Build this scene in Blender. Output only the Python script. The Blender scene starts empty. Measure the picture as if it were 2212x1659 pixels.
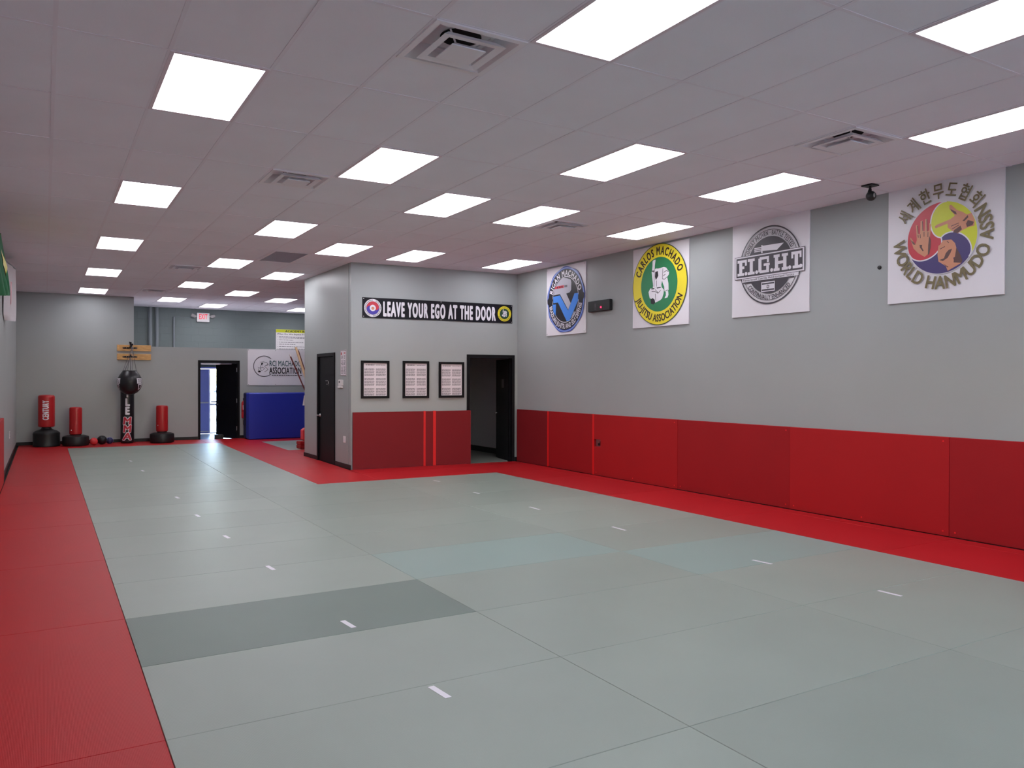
import bpy, math, random
import numpy as np
from mathutils import Matrix, Vector

random.seed(7)
scene = bpy.context.scene
COL = scene.collection

# ------------------------------------------------------------------ camera
YAW, PITCH, ROLL, FPX, CAM_H = 0.533848367, -0.00556662129, -0.0023553616, 1710.14402, 1.54
cy, sy, cp, sp, cr, sr = math.cos(YAW), math.sin(YAW), math.cos(PITCH), math.sin(PITCH), math.cos(ROLL), math.sin(ROLL)
fwd = np.array([sy*cp, cy*cp, sp]); rgt = np.array([cy, -sy, 0.0]); dwn = np.cross(fwd, rgt)
r2 = rgt*cr + dwn*sr; d2 = -rgt*sr + dwn*cr
cam_d = bpy.data.cameras.new('camera'); cam = bpy.data.objects.new('camera', cam_d); COL.objects.link(cam)
cam.matrix_world = Matrix(((r2[0], -d2[0], -fwd[0], 0), (r2[1], -d2[1], -fwd[1], 0), (r2[2], -d2[2], -fwd[2], CAM_H), (0, 0, 0, 1)))
cam_d.sensor_width = 36; cam_d.sensor_fit = 'HORIZONTAL'; cam_d.lens = FPX/2212*36
cam_d.clip_start = 0.05; cam_d.clip_end = 400
scene.camera = cam

# ------------------------------------------------------------------ world, exposure
world = bpy.data.worlds.new('sky'); scene.world = world; world.use_nodes = True
wn = world.node_tree.nodes; wl = world.node_tree.links
SKY_STRENGTH = 4.0
sky = wn.new('ShaderNodeTexSky'); sky.sky_type = 'NISHITA'; sky.sun_disc = False
sky.sun_elevation = math.radians(48); sky.sun_rotation = math.radians(200); sky.air_density = 1.2
wl.new(sky.outputs['Color'], wn['Background'].inputs['Color']); wn['Background'].inputs['Strength'].default_value = SKY_STRENGTH
PANEL = 8.8
scene.view_settings.view_transform = 'Standard'; scene.view_settings.look = 'None'
scene.view_settings.exposure = 0.0; scene.view_settings.gamma = 1.0
scene.view_settings.use_curve_mapping = False
try:
    scene.cycles.use_denoising = True
    scene.cycles.max_bounces = 10; scene.cycles.diffuse_bounces = 6; scene.cycles.glossy_bounces = 4
    scene.cycles.sample_clamp_indirect = 6.0
except Exception:
    pass
sun_d = bpy.data.lights.new('sun', 'SUN'); sun_d.energy = 45.0; sun_d.angle = 0.01; sun_d.color = (1.0, 0.96, 0.9)
sun = bpy.data.objects.new('sun', sun_d); COL.objects.link(sun)
sun.location = (10, 40, 20); sun.rotation_euler = (math.radians(-35), math.radians(25), 0)

# ------------------------------------------------------------------ materials
def lin(c):
    return tuple(((x/12.92) if x <= 0.04045 else ((x+0.055)/1.055)**2.4) for x in c)
def rgb(r, g, b):
    return lin((r/255, g/255, b/255))
MATS = {}
def mat(name, col, rough=0.5, spec=0.5, metal=0.0, bump=None, vary=0.0, mottle=0.0, coat=0.0, emit=None):
    """bump: (kind, scale, strength, distance)"""
    m = bpy.data.materials.new(name); m.use_nodes = True
    n = m.node_tree.nodes; l = m.node_tree.links; b = n['Principled BSDF']
    b.inputs['Base Color'].default_value = (*col, 1); b.inputs['Roughness'].default_value = rough
    b.inputs['Specular IOR Level'].default_value = spec; b.inputs['Metallic'].default_value = metal
    if coat: b.inputs['Coat Weight'].default_value = coat; b.inputs['Coat Roughness'].default_value = 0.15
    if emit:
        b.inputs['Emission Color'].default_value = (*emit[0], 1); b.inputs['Emission Strength'].default_value = emit[1]
    tc = n.new('ShaderNodeTexCoord')
    src = None
    if vary or mottle:
        rgbn = n.new('ShaderNodeRGB'); rgbn.outputs[0].default_value = (*col, 1); src = rgbn.outputs[0]
        if vary:
            oi = n.new('ShaderNodeObjectInfo'); mr = n.new('ShaderNodeMapRange')
            mr.inputs['To Min'].default_value = 1-vary; mr.inputs['To Max'].default_value = 1+vary
            l.new(oi.outputs['Random'], mr.inputs['Value'])
            mx = n.new('ShaderNodeVectorMath'); mx.operation = 'SCALE'
            l.new(src, mx.inputs[0]); l.new(mr.outputs[0], mx.inputs['Scale']); src = mx.outputs[0]
        if mottle:
            nz = n.new('ShaderNodeTexNoise'); nz.inputs['Scale'].default_value = 1.7; nz.inputs['Detail'].default_value = 5
            geo = n.new('ShaderNodeNewGeometry'); l.new(geo.outputs['Position'], nz.inputs['Vector'])
            mr = n.new('ShaderNodeMapRange'); mr.inputs['From Min'].default_value = 0.3; mr.inputs['From Max'].default_value = 0.7
            mr.inputs['To Min'].default_value = 1-mottle; mr.inputs['To Max'].default_value = 1+mottle
            l.new(nz.outputs['Fac'], mr.inputs['Value'])
            mx = n.new('ShaderNodeVectorMath'); mx.operation = 'SCALE'
            l.new(src, mx.inputs[0]); l.new(mr.outputs[0], mx.inputs['Scale']); src = mx.outputs[0]
        l.new(src, b.inputs['Base Color'])
    if bump:
        kind, sc, st, dist = bump
        geo = n.new('ShaderNodeNewGeometry')
        bp_ = n.new('ShaderNodeBump'); bp_.inputs['Strength'].default_value = st; bp_.inputs['Distance'].default_value = dist
        if kind == 'noise':
            t = n.new('ShaderNodeTexNoise'); t.inputs['Scale'].default_value = sc; t.inputs['Detail'].default_value = 3
            l.new(geo.outputs['Position'], t.inputs['Vector']); l.new(t.outputs['Fac'], bp_.inputs['Height'])
        elif kind == 'tatami':      # fine straw ribs running along y
            t = n.new('ShaderNodeTexWave'); t.wave_type = 'BANDS'; t.bands_direction = 'X'
            t.inputs['Scale'].default_value = sc; t.inputs['Distortion'].default_value = 1.5; t.inputs['Detail'].default_value = 2; t.inputs['Detail Scale'].default_value = 6
            l.new(geo.outputs['Position'], t.inputs['Vector'])
            t2 = n.new('ShaderNodeTexNoise'); t2.inputs['Scale'].default_value = 160; l.new(geo.outputs['Position'], t2.inputs['Vector'])
            ad = n.new('ShaderNodeMath'); ad.operation = 'ADD'; l.new(t.outputs['Fac'], ad.inputs[0]); l.new(t2.outputs['Fac'], ad.inputs[1])
            l.new(ad.outputs[0], bp_.inputs['Height'])
        elif kind == 'block':       # concrete block courses (wall faces along y)
            mp = n.new('ShaderNodeMapping'); mp.inputs['Rotation'].default_value = (math.radians(-90), 0, 0)
            l.new(geo.outputs['Position'], mp.inputs['Vector'])
            t = n.new('ShaderNodeTexBrick'); t.inputs['Scale'].default_value = 1.0; t.inputs['Brick Width'].default_value = 0.4; t.inputs['Row Height'].default_value = 0.2
            t.inputs['Mortar Size'].default_value = 0.008; t.inputs['Mortar Smooth'].default_value = 0.3
            t.inputs['Color1'].default_value = (1, 1, 1, 1); t.inputs['Color2'].default_value = (1, 1, 1, 1); t.inputs['Mortar'].default_value = (0, 0, 0, 1)
            l.new(mp.outputs[0], t.inputs['Vector']); l.new(t.outputs['Color'], bp_.inputs['Height'])
        l.new(bp_.outputs['Normal'], b.inputs['Normal'])
    MATS[name] = m
    return m
def wood(name, c1, c2, scale=6.0, rough=0.5, axis=(1, 14, 14)):
    m = mat(name, c1, rough); n = m.node_tree.nodes; l = m.node_tree.links
    geo = n.new('ShaderNodeNewGeometry'); mp = n.new('ShaderNodeMapping'); mp.inputs['Scale'].default_value = axis
    l.new(geo.outputs['Position'], mp.inputs['Vector'])
    t = n.new('ShaderNodeTexNoise'); t.inputs['Scale'].default_value = scale; t.inputs['Detail'].default_value = 6; t.inputs['Distortion'].default_value = 0.8
    l.new(mp.outputs[0], t.inputs['Vector'])
    r = n.new('ShaderNodeValToRGB'); r.color_ramp.elements[0].color = (*c1, 1); r.color_ramp.elements[1].color = (*c2, 1)
    r.color_ramp.elements[0].position = 0.35; r.color_ramp.elements[1].position = 0.65
    l.new(t.outputs['Fac'], r.inputs['Fac']); l.new(r.outputs['Color'], n['Principled BSDF'].inputs['Base Color'])
    return m

M_WALL = mat('grey_wall_paint', rgb(162, 166, 166), 0.40, 0.32, bump=('noise', 60, 0.08, 0.004), mottle=0.015)
M_BLOCK = mat('painted_block', rgb(116, 126, 126), 0.55, 0.3, bump=('block', 1, 0.5, 0.006), mottle=0.02)
M_DARKROOM = mat('corridor_paint', rgb(196, 192, 196), 0.6, 0.3)
M_TILE = mat('ceiling_tile', rgb(234, 233, 242), 0.9, 0.15, bump=('noise', 220, 0.25, 0.003), mottle=0.02)
M_TBAR = mat('ceiling_grid_metal', rgb(230, 226, 236), 0.6, 0.3)
M_GREEN = mat('green_tatami_vinyl', rgb(142, 152, 142), 0.37, 0.42, bump=('tatami', 55, 0.12, 0.002), vary=0.05, mottle=0.03)
M_GREEND = mat('dark_green_tatami_vinyl', rgb(108, 122, 114), 0.42, 0.36, bump=('tatami', 55, 0.12, 0.002), mottle=0.03)
M_AQUA = mat('aqua_tatami_vinyl', rgb(138, 157, 150), 0.38, 0.42, bump=('tatami', 55, 0.12, 0.002), mottle=0.02)
M_RED = mat('red_tatami_vinyl', rgb(178, 28, 34), 0.44, 0.2, bump=('tatami', 55, 0.12, 0.002), vary=0.05, mottle=0.03)
M_WRED = mat('bright_red_wall_vinyl', rgb(170, 28, 32), 0.6, 0.2, bump=('noise', 90, 0.1, 0.002), mottle=0.03)
M_WREDD = mat('deep_red_wall_vinyl', rgb(156, 26, 31), 0.6, 0.2, bump=('noise', 90, 0.1, 0.002), mottle=0.03)
M_WREDX = mat('dark_maroon_wall_vinyl', rgb(126, 28, 34), 0.6, 0.2, bump=('noise', 90, 0.1, 0.002), mottle=0.03)
M_TAPER = mat('bright_red_tape', rgb(226, 28, 30), 0.45, 0.4)
M_SUB = mat('dark_subfloor', rgb(70, 72, 70), 0.8, 0.2)
M_CARPET = mat('grey_carpet', rgb(120, 122, 116), 0.95, 0.05, bump=('noise', 300, 0.4, 0.004))
M_BLACK = mat('black_paint', rgb(13, 12, 17), 0.5, 0.18, mottle=0.05)
M_BLACKV = mat('black_vinyl', rgb(24, 23, 28), 0.35, 0.5, bump=('noise', 40, 0.1, 0.003))
M_BLACKP = mat('black_plastic', rgb(24, 26, 28), 0.45, 0.45, bump=('noise', 120, 0.08, 0.002))
M_BASE = mat('black_rubber_base', rgb(22, 22, 24), 0.5, 0.35)
M_WHITEP = mat('white_banner_vinyl', rgb(226, 222, 228), 0.36, 0.5, mottle=0.015)
M_CLOTHW = mat('white_cloth', rgb(224, 218, 222), 0.8, 0.2, bump=('noise', 25, 0.2, 0.01))
M_PAPER = mat('paper_white', rgb(226, 216, 222), 0.5, 0.4)
M_INK = mat('black_ink', rgb(34, 32, 38), 0.4, 0.4)
M_INKG = mat('grey_ink', rgb(112, 106, 114), 0.5, 0.3)
M_INKD = mat('charcoal_ink', rgb(66, 62, 70), 0.38, 0.45)
M_WHITEI = mat('white_ink', rgb(228, 224, 232), 0.36, 0.5)
M_SILVER = mat('silver_ink', rgb(176, 174, 186), 0.36, 0.5)
M_BLUEI = mat('bright_blue_ink', rgb(70, 134, 222), 0.36, 0.5)
M_NAVYI = mat('ring_blue_ink', rgb(66, 88, 178), 0.36, 0.5)
M_LBLUEI = mat('pale_blue_ink', rgb(150, 176, 226), 0.36, 0.5)
M_YEL = mat('yellow_ink', rgb(232, 214, 44), 0.36, 0.5)
M_LIME = mat('lime_ink', rgb(206, 212, 40), 0.36, 0.5)
M_GRNI = mat('green_ink', rgb(30, 122, 76), 0.36, 0.5)
M_DGRNI = mat('deep_green_ink', rgb(28, 66, 44), 0.36, 0.5)
M_OLIVE = mat('olive_ink', rgb(118, 106, 74), 0.4, 0.45)
M_REDI = mat('red_ink', rgb(196, 50, 66), 0.36, 0.5)
M_PURP = mat('violet_ink', rgb(66, 52, 112), 0.36, 0.5)
M_SKIN = mat('printed_skin_ink', rgb(206, 140, 108), 0.36, 0.5)
M_SKIND = mat('printed_shade_ink', rgb(92, 58, 56), 0.36, 0.5)
M_TEAL = mat('teal_ink', rgb(50, 88, 92), 0.4, 0.45)
M_BAGRED = mat('red_bag_vinyl', rgb(178, 32, 36), 0.36, 0.5, bump=('noise', 30, 0.1, 0.004))
M_PINK = mat('red_ball_rubber', rgb(216, 62, 66), 0.5, 0.4)
M_NAVYB = mat('navy_ball_rubber', rgb(44, 44, 84), 0.5, 0.4)
M_BLUE = mat('blue_mat_vinyl', rgb(34, 50, 166), 0.45, 0.45, bump=('noise', 4, 0.25, 0.02))
M_BLUED = mat('dark_blue_mat_edge', rgb(24, 26, 66), 0.5, 0.4)
M_FIRE = mat('extinguisher_red', rgb(188, 36, 46), 0.3, 0.5)
M_STEEL = mat('brushed_steel', rgb(190, 190, 194), 0.3, 0.5, metal=1.0)
M_CHAIN = mat('chain_steel', rgb(120, 120, 124), 0.4, 0.5, metal=0.8)
M_WHITEPL = mat('white_plastic', rgb(226, 222, 222), 0.4, 0.45)
M_GREYPL = mat('grey_plastic', rgb(150, 146, 146), 0.45, 0.45)
M_VENT = mat('vent_white_metal', rgb(232, 229, 236), 0.45, 0.45)
M_VENTD = mat('vent_grey_metal', rgb(176, 172, 182), 0.5, 0.4)
M_DUCT = mat('duct_black', rgb(18, 16, 20), 0.8, 0.2)
M_PINE = wood('pine_board', rgb(196, 144, 86), rgb(222, 176, 112), 5.0, 0.5, (1.5, 14, 14))
M_STICKL = wood('light_rattan', rgb(206, 170, 134), rgb(224, 192, 158), 8.0, 0.5, (10, 10, 1))
M_STICKR = wood('dark_red_wood', rgb(92, 34, 40), rgb(120, 48, 50), 8.0, 0.4, (10, 10, 1))
M_CEILM = mat('light_frame_metal', rgb(222, 210, 220), 0.5, 0.4)
M_LAMP = mat('light_diffuser', rgb(240, 240, 240), 0.6, 0.2, emit=((0.985, 0.98, 1.045), PANEL))
M_EXITR = mat('exit_red', rgb(226, 60, 80), 0.5, 0.3, emit=(rgb(226, 40, 60), 0.7))
M_LED = mat('timer_red_led', rgb(230, 20, 50), 0.4, 0.4, emit=((1, 0.02, 0.08), 4.0))
M_SIGNY = mat('sign_yellow', rgb(198, 202, 24), 0.5, 0.4)
M_FLAGG = mat('flag_green_cloth', rgb(10, 104, 58), 0.7, 0.2, bump=('noise', 18, 0.2, 0.01))
M_VIOLET = mat('blue_violet_bloom_and_seam', rgb(150, 158, 240), 0.45, 0.4)  # outer door's daylight bloom put into the base colour; navy ball seam reuses it
M_CONC = mat('pale_concrete', rgb(206, 204, 198), 0.85, 0.2, bump=('noise', 12, 0.15, 0.01))
M_CARW = mat('white_car_paint', rgb(232, 232, 232), 0.25, 0.5, coat=0.5)
M_CART = mat('teal_car_paint', rgb(58, 128, 150), 0.25, 0.5, coat=0.5)
M_GLASSD = mat('dark_car_glass', rgb(22, 24, 34), 0.08, 0.5)
M_PIPE = mat('grey_pipe_paint', rgb(136, 144, 148), 0.45, 0.4)
gm = bpy.data.materials.new('clear_door_glass'); gm.use_nodes = True
_n = gm.node_tree.nodes; _l = gm.node_tree.links; _n.remove(_n['Principled BSDF'])
_t = _n.new('ShaderNodeBsdfTransparent'); _t.inputs[0].default_value = (0.93, 0.95, 0.98, 1); _g = _n.new('ShaderNodeBsdfGlossy'); _g.inputs['Roughness'].default_value = 0.03
_f = _n.new('ShaderNodeFresnel'); _f.inputs[0].default_value = 1.3; _m = _n.new('ShaderNodeMixShader')
_l.new(_f.outputs[0], _m.inputs[0]); _l.new(_t.outputs[0], _m.inputs[1]); _l.new(_g.outputs[0], _m.inputs[2]); _l.new(_m.outputs[0], _n['Material Output'].inputs[0])
M_GLASS = gm

# ------------------------------------------------------------------ mesh helpers
class MB:
    def __init__(s): s.v = []; s.f = []
    def add(s, vs, fs):
        o = len(s.v); s.v += [tuple(map(float, q)) for q in vs]; s.f += [tuple(i+o for i in f) for f in fs]; return s
    def box(s, a, b):
        x0, y0, z0 = [min(p, q) for p, q in zip(a, b)]; x1, y1, z1 = [max(p, q) for p, q in zip(a, b)]
        return s.add([(x0, y0, z0), (x1, y0, z0), (x1, y1, z0), (x0, y1, z0), (x0, y0, z1), (x1, y0, z1), (x1, y1, z1), (x0, y1, z1)],
                     [(0, 3, 2, 1), (4, 5, 6, 7), (0, 1, 5, 4), (1, 2, 6, 5), (2, 3, 7, 6), (3, 0, 4, 7)])
    def cbox(s, a, b, c):
        """box with chamfered edges all round"""
        x0, y0, z0 = [min(p, q) for p, q in zip(a, b)]; x1, y1, z1 = [max(p, q) for p, q in zip(a, b)]
        vs = []
        for z, i in ((z0, c), (z0+c, 0), (z1-c, 0), (z1, c)):
            vs += [(x0+i, y0+i, z), (x1-i, y0+i, z), (x1-i, y1-i, z), (x0+i, y1-i, z)]
        fs = [(3, 2, 1, 0), (12, 13, 14, 15)]
        for k in range(3):
            for i in range(4):
                j = (i+1) % 4; fs.append((4*k+i, 4*k+j, 4*k+4+j, 4*k+4+i))
        return s.add(vs, fs)
    def pbox(s, P, u0, u1, t0, t1, d0, d1):
        """box in a mapped frame P(s, t, depth)"""
        vs = [P(u, t, d) for d in (d0, d1) for (u, t) in ((u0, t0), (u1, t0), (u1, t1), (u0, t1))]
        return s.add(vs, [(0, 1, 2, 3), (7, 6, 5, 4), (0, 4, 5, 1), (1, 5, 6, 2), (2, 6, 7, 3), (3, 7, 4, 0)])
    def poly(s, P, pts, d):
        return s.add([P(u, t, d) for u, t in pts], [tuple(range(len(pts)))])
    def disc(s, P, c, r, d, n=48, rt=None):
        rt = rt or r
        return s.poly(P, [(c[0]+r*math.cos(2*math.pi*i/n), c[1]+rt*math.sin(2*math.pi*i/n)) for i in range(n)], d)
    def ring(s, P, c, r0, r1, d, n=64, a0=0.0, a1=360.0):
        vs = []
        for i in range(n+1):
            a = math.radians(a0+(a1-a0)*i/n); vs += [P(c[0]+r0*math.cos(a), c[1]+r0*math.sin(a), d), P(c[0]+r1*math.cos(a), c[1]+r1*math.sin(a), d)]
        return s.add(vs, [(2*i, 2*i+1, 2*i+3, 2*i+2) for i in range(n)])
    def stroke(s, P, pts, w, d):
        for (a, b) in zip(pts[:-1], pts[1:]):
            dx, dy = b[0]-a[0], b[1]-a[1]; L = math.hypot(dx, dy) or 1; nx, ny = -dy/L*w/2, dx/L*w/2
            s.poly(P, [(a[0]+nx, a[1]+ny), (a[0]-nx, a[1]-ny), (b[0]-nx, b[1]-ny), (b[0]+nx, b[1]+ny)], d+0.000008*(len(s.f) % 40))
        return s
    def tube(s, pts, r, n=10, caps=True):
        pts = [Vector(p) for p in pts]; rs = r if isinstance(r, (list, tuple)) else [r]*len(pts)
        rings = []
        for i, p in enumerate(pts):
            t = (pts[min(i+1, len(pts)-1)]-pts[max(i-1, 0)]).normalized()
            up = Vector((0, 0, 1)) if abs(t.z) < 0.95 else Vector((1, 0, 0))
            a = t.cross(up).normalized(); b = t.cross(a)
            rings.append([p+(a*math.cos(2*math.pi*k/n)+b*math.sin(2*math.pi*k/n))*rs[i] for k in range(n)])
        vs = [q for R_ in rings for q in R_]; fs = []
        for i in range(len(pts)-1):
            for k in range(n):
                j = (k+1) % n; fs.append((i*n+k, i*n+j, (i+1)*n+j, (i+1)*n+k))
        if caps: fs += [tuple(range(n-1, -1, -1)), tuple((len(pts)-1)*n+k for k in range(n))]
        return s.add(vs, fs)
    def lathe(s, prof, c, n=36):
        vs = []; fs = []
        for r, z in prof:
            for k in range(n):
                a = 2*math.pi*k/n; vs.append((c[0]+r*math.cos(a), c[1]+r*math.sin(a), c[2]+z))
        for i in range(len(prof)-1):
            for k in range(n):
                j = (k+1) % n; fs.append((i*n+k, i*n+j, (i+1)*n+j, (i+1)*n+k))
        fs += [tuple(range(n-1, -1, -1)), tuple((len(prof)-1)*n+k for k in range(n))]
        return s.add(vs, fs)
    def ball(s, c, r, n=20, sz=1.0):
        m = n//2
        return s.lathe([(max(r*math.sin(math.pi*i/m), 0.0005), -r*sz*math.cos(math.pi*i/m)) for i in range(m+1)], c, n)

def wloc(o):
    v = Vector((0, 0, 0))
    while o is not None: v += o.location; o = o.parent
    return v
def obj(name, mb, m, parent=None, smooth=None, label=None):
    me = bpy.data.meshes.new(name); off = wloc(parent)
    me.from_pydata([(x-off.x, y-off.y, z-off.z) for x, y, z in mb.v], [], mb.f); me.update()
    me.materials.append(m)
    if smooth is not None:
        me.polygons.foreach_set('use_smooth', [True]*len(me.polygons)); me.set_sharp_from_angle(angle=math.radians(smooth))
    o = bpy.data.objects.new(name, me); COL.objects.link(o); o.parent = parent
    if label: o['label'] = label
    return o
def thing(name, label, cat, loc=(0, 0, 0), group=None):
    o = bpy.data.objects.new(name, None); COL.objects.link(o); o.location = loc; o.empty_display_size = 0.1
    o['label'] = label; o['category'] = cat
    if group: o['group'] = group
    return o
def tag(o, label, cat, group=None):
    o['label'] = label; o['category'] = cat
    if group: o['group'] = group
    return o
def struct(name, mb, m, parent=None, smooth=None):
    o = obj(name, mb, m, parent, smooth)
    if parent is None: o['kind'] = 'structure'
    return o
def sroot(name, loc):
    o = bpy.data.objects.new(name, None); COL.objects.link(o); o.location = loc; o['kind'] = 'structure'; return o
def dup(root, loc, label=None, group=None):
    r = root.copy(); COL.objects.link(r); r.location = loc
    if label: r['label'] = label
    if group: r['group'] = group
    for ch in list(root.children):
        c = ch.copy(); COL.objects.link(c); c.parent = r
        for g in list(ch.children):
            d = g.copy(); COL.objects.link(d); d.parent = c
    return r
ORD = ['first', 'second', 'third', 'fourth', 'fifth', 'sixth', 'seventh', 'eighth', 'ninth', 'tenth', 'eleventh', 'twelfth', 'thirteenth', 'fourteenth', 'fifteenth', 'sixteenth', 'seventeenth', 'eighteenth', 'nineteenth', 'twentieth', 'twenty-first']

# ---- lettering: glyph outlines of the built-in font as flat meshes
GL = {}
def glyph(ch, bold):
    k = (ch, bold)
    if k in GL: return GL[k]
    def ev(body):
        cu = bpy.data.curves.new('t', 'FONT'); cu.body = body; cu.size = 1; cu.resolution_u = 3; cu.fill_mode = 'FRONT' if hasattr(cu, 'fill_mode') else 'FRONT'
        o = bpy.data.objects.new('t', cu); COL.objects.link(o)
        dg = bpy.context.evaluated_depsgraph_get(); e = o.evaluated_get(dg); me = e.to_mesh()
        vs = [tuple(v.co)[:2] for v in me.vertices]; fs = [tuple(p.vertices) for p in me.polygons]
        e.to_mesh_clear(); bpy.data.objects.remove(o); bpy.data.curves.remove(cu)
        return vs, fs
    vs, fs = ev(ch) if ch != ' ' else ([], [])
    w = lambda q: max(v[0] for v in q)-min(v[0] for v in q)
    adv = w(ev('I'+ch+'I')[0])-w(ev('II')[0])
    GL[k] = (vs, fs, adv+1.8*bold); return GL[k]
def layers(bold):
    if not bold: return ((0.0, 0.0, 0.0),)
    return ((0.0, 0.0, 0.0), (bold, 0.0, 0.00006), (-bold, 0.0, 0.00012), (0.0, bold*0.6, 0.00018), (0.0, -bold*0.6, 0.00024), (bold*0.7, bold*0.5, 0.0003), (-bold*0.7, -bold*0.5, 0.00036), (bold*0.7, -bold*0.5, 0.00042), (-bold*0.7, bold*0.5, 0.00048))
def cap_h(): return 0.70
def text_line(mb, P, txt, s0, t0, h, d, width=None, bold=0.0, dirn=1, slant=0.0, track=0.0):
    """flat lettering from (s0, t0); dirn = -1 where s falls to the reader's right; width fits the line"""
    gs = [glyph(c, bold) for c in txt]; tot = sum(g[2]+track for g in gs); k = h/cap_h(); kx = k if width is None else width/tot
    x = 0.0
    for vs, fs, adv in gs:
        if vs:
            for ox, oy, od in layers(bold): mb.add([P(s0+dirn*((x+v[0]+ox+0.9*bold+slant*v[1])*kx), t0+(v[1]+oy)*k, d+od) for v in vs], fs)
        x += adv+track
    return tot*kx
def refine(vs, fs, mx):
    """split flat faces into small triangles so they can follow a curve"""
    tris = [[vs[f[0]], vs[f[i]], vs[f[i+1]]] for f in fs for i in range(1, len(f)-1)]; out = []
    while tris:
        a, b, c_ = tris.pop(); e = [(math.dist(a, b), a, b, c_), (math.dist(b, c_), b, c_, a), (math.dist(c_, a), c_, a, b)]; L_, p, q, r = max(e, key=lambda z: z[0])
        if L_ <= mx: out.append((a, b, c_)); continue
        m = tuple((i+j)/2 for i, j in zip(p, q)); tris += [[p, m, r], [m, q, r]]
    return out
def wrapped(mb, flat, P, mx=0.02):
    """lay a flat drawing (made with the plain frame PI) onto a curved frame P"""
    for t_ in refine(flat.v, flat.f, mx): mb.add([P(*p) for p in t_], [(0, 1, 2)])
    return mb
def PI(s_, t_, d): return (s_, t_, d)
def text_arc(mb, P, txt, c, r, h, d, a_mid, span, bold=0.0, dirn=1, outward=True):
    """lettering round a circle; r = baseline radius; angles in degrees seen by the reader (90 = top), span in degrees"""
    gs = [glyph(ch, bold) for ch in txt]; tot = sum(g[2] for g in gs); k = h/cap_h(); kx = math.radians(span)*r/tot
    x = -tot/2
    for vs, fs, adv in gs:
        if vs:
            m = (x+adv/2)*kx
            a = math.radians(a_mid)-m/r if outward else math.radians(a_mid)+m/r
            ux, uy = (math.sin(a), -math.cos(a)) if outward else (-math.sin(a), math.cos(a))
            vx, vy = (math.cos(a), math.sin(a)) if outward else (-math.cos(a), -math.sin(a))
            bx, by = c[0]*0+r*math.cos(a), r*math.sin(a)
            for ox, oy, od in layers(bold):
                o = []
                for v in vs:
                    g = (v[0]+ox+0.9*bold-adv/2)*kx; e = (v[1]+oy)*k
                    o.append(P(c[0]+dirn*(bx+ux*g+vx*e), c[1]+by+uy*g+vy*e, d+od))
                mb.add(o, fs)
        x += adv

# ------------------------------------------------------------------ places
ZC = 3.53; GX0, GPX, GY0, GPY = 0.056, 0.602, 2.77, 1.21
XL, XR, YB, YBLK = -0.55, 7.72, 21.36, 24.0
FO = Vector((4.50, 13.0, 0)); FD = Vector((3.22, -0.13, 0)).normalized(); FN = Vector((FD.y, -FD.x, 0))
def PF(s, t, d): q = FO+FD*s+FN*d; return (q.x, q.y, t)          # partition front wall
def PR(s, t, d): return (XR-d, s, t)                               # right wall, s is y
def PS(s, t, d): return (4.50-d, s, t)                             # partition side wall, s is y
def PB(s, t, d): return (s, YB-d, t)                               # back wall
def PK(s, t, d): return (s, YBLK-d, t)                             # block wall behind
def PLF(s, t, d): return (XL+d, s, t)                              # left wall

# ------------------------------------------------------------------ room shell
struct('floor', MB().box((-0.7, -4.6, -0.30), (8.6, 24.1, -0.042)), M_SUB)
struct('wall_left', MB().box((XL-0.15, -4.6, -0.04), (XL, YB+0.1, ZC+0.1)), M_WALL)
struct('wall_right', MB().box((XR, -4.6, -0.04), (XR+0.15, 12.86, ZC+0.1)), M_WALL)
w = MB(); w.box((XL-0.15, -4.75, -0.04), (2.4, -4.6, ZC+0.1)); w.box((7.5, -4.75, -0.04), (XR+0.15, -4.6, ZC+0.1)); w.box((2.4, -4.75, 2.3), (7.5, -4.6, ZC+0.1)); w.box((2.4, -4.75, -0.04), (7.5, -4.6, 1.2))
struct('wall_front', w, M_WALL)
w1 = sroot('window_1', (4.95, -4.68, 1.2)); w = MB()
for xx in (2.4, 4.07, 5.77, 7.44): w.box((xx, -4.71, 1.2), (xx+0.06, -4.64, 2.3))
w.box((2.46, -4.71, 1.2), (7.44, -4.64, 1.26)); w.box((2.46, -4.71, 2.24), (7.44, -4.64, 2.3)); obj('window_frame', w, M_BLACK, w1)
for xx in (2.46, 4.13, 5.83): obj('window_pane', MB().box((xx, -4.68, 1.26), (xx+1.61, -4.675, 2.24)), M_GLASS, w1)
struct('ground_street', MB().box((-40, -60, -0.30), (50, -4.76, -0.12)), M_CONC)
w = MB(); w.box((XL-0.15, YB, -0.04), (1.89, YB+2.7, ZC+0.1))
w.box((1.89, YB, -0.04), (3.365, YB+0.12, 2.335)); w.box((4.385, YB, -0.04), (8.4, YB+0.12, 2.335)); w.box((3.365, YB, 2.01), (4.385, YB+0.12, 2.335))
struct('wall_back', w, M_WALL)
struct('ceiling_vestibule', MB().box((1.89, YB+0.12, 2.30), (8.4, YBLK, 2.335)), M_DARKROOM)
# block wall behind, with the outer doorway
w = MB(); w.box((1.6, YBLK, -0.04), (3.02, YBLK+0.2, ZC+0.1)); w.box((5.02, YBLK, -0.04), (8.6, YBLK+0.2, ZC+0.1)); w.box((3.02, YBLK, 1.88), (5.02, YBLK+0.2, ZC+0.1))
struct('wall_back_upper', w, M_BLOCK)
struct('wall_vestibule', MB().box((5.3, YB+0.12, -0.04), (5.4, YBLK, 2.30)), M_DARKROOM)
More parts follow.
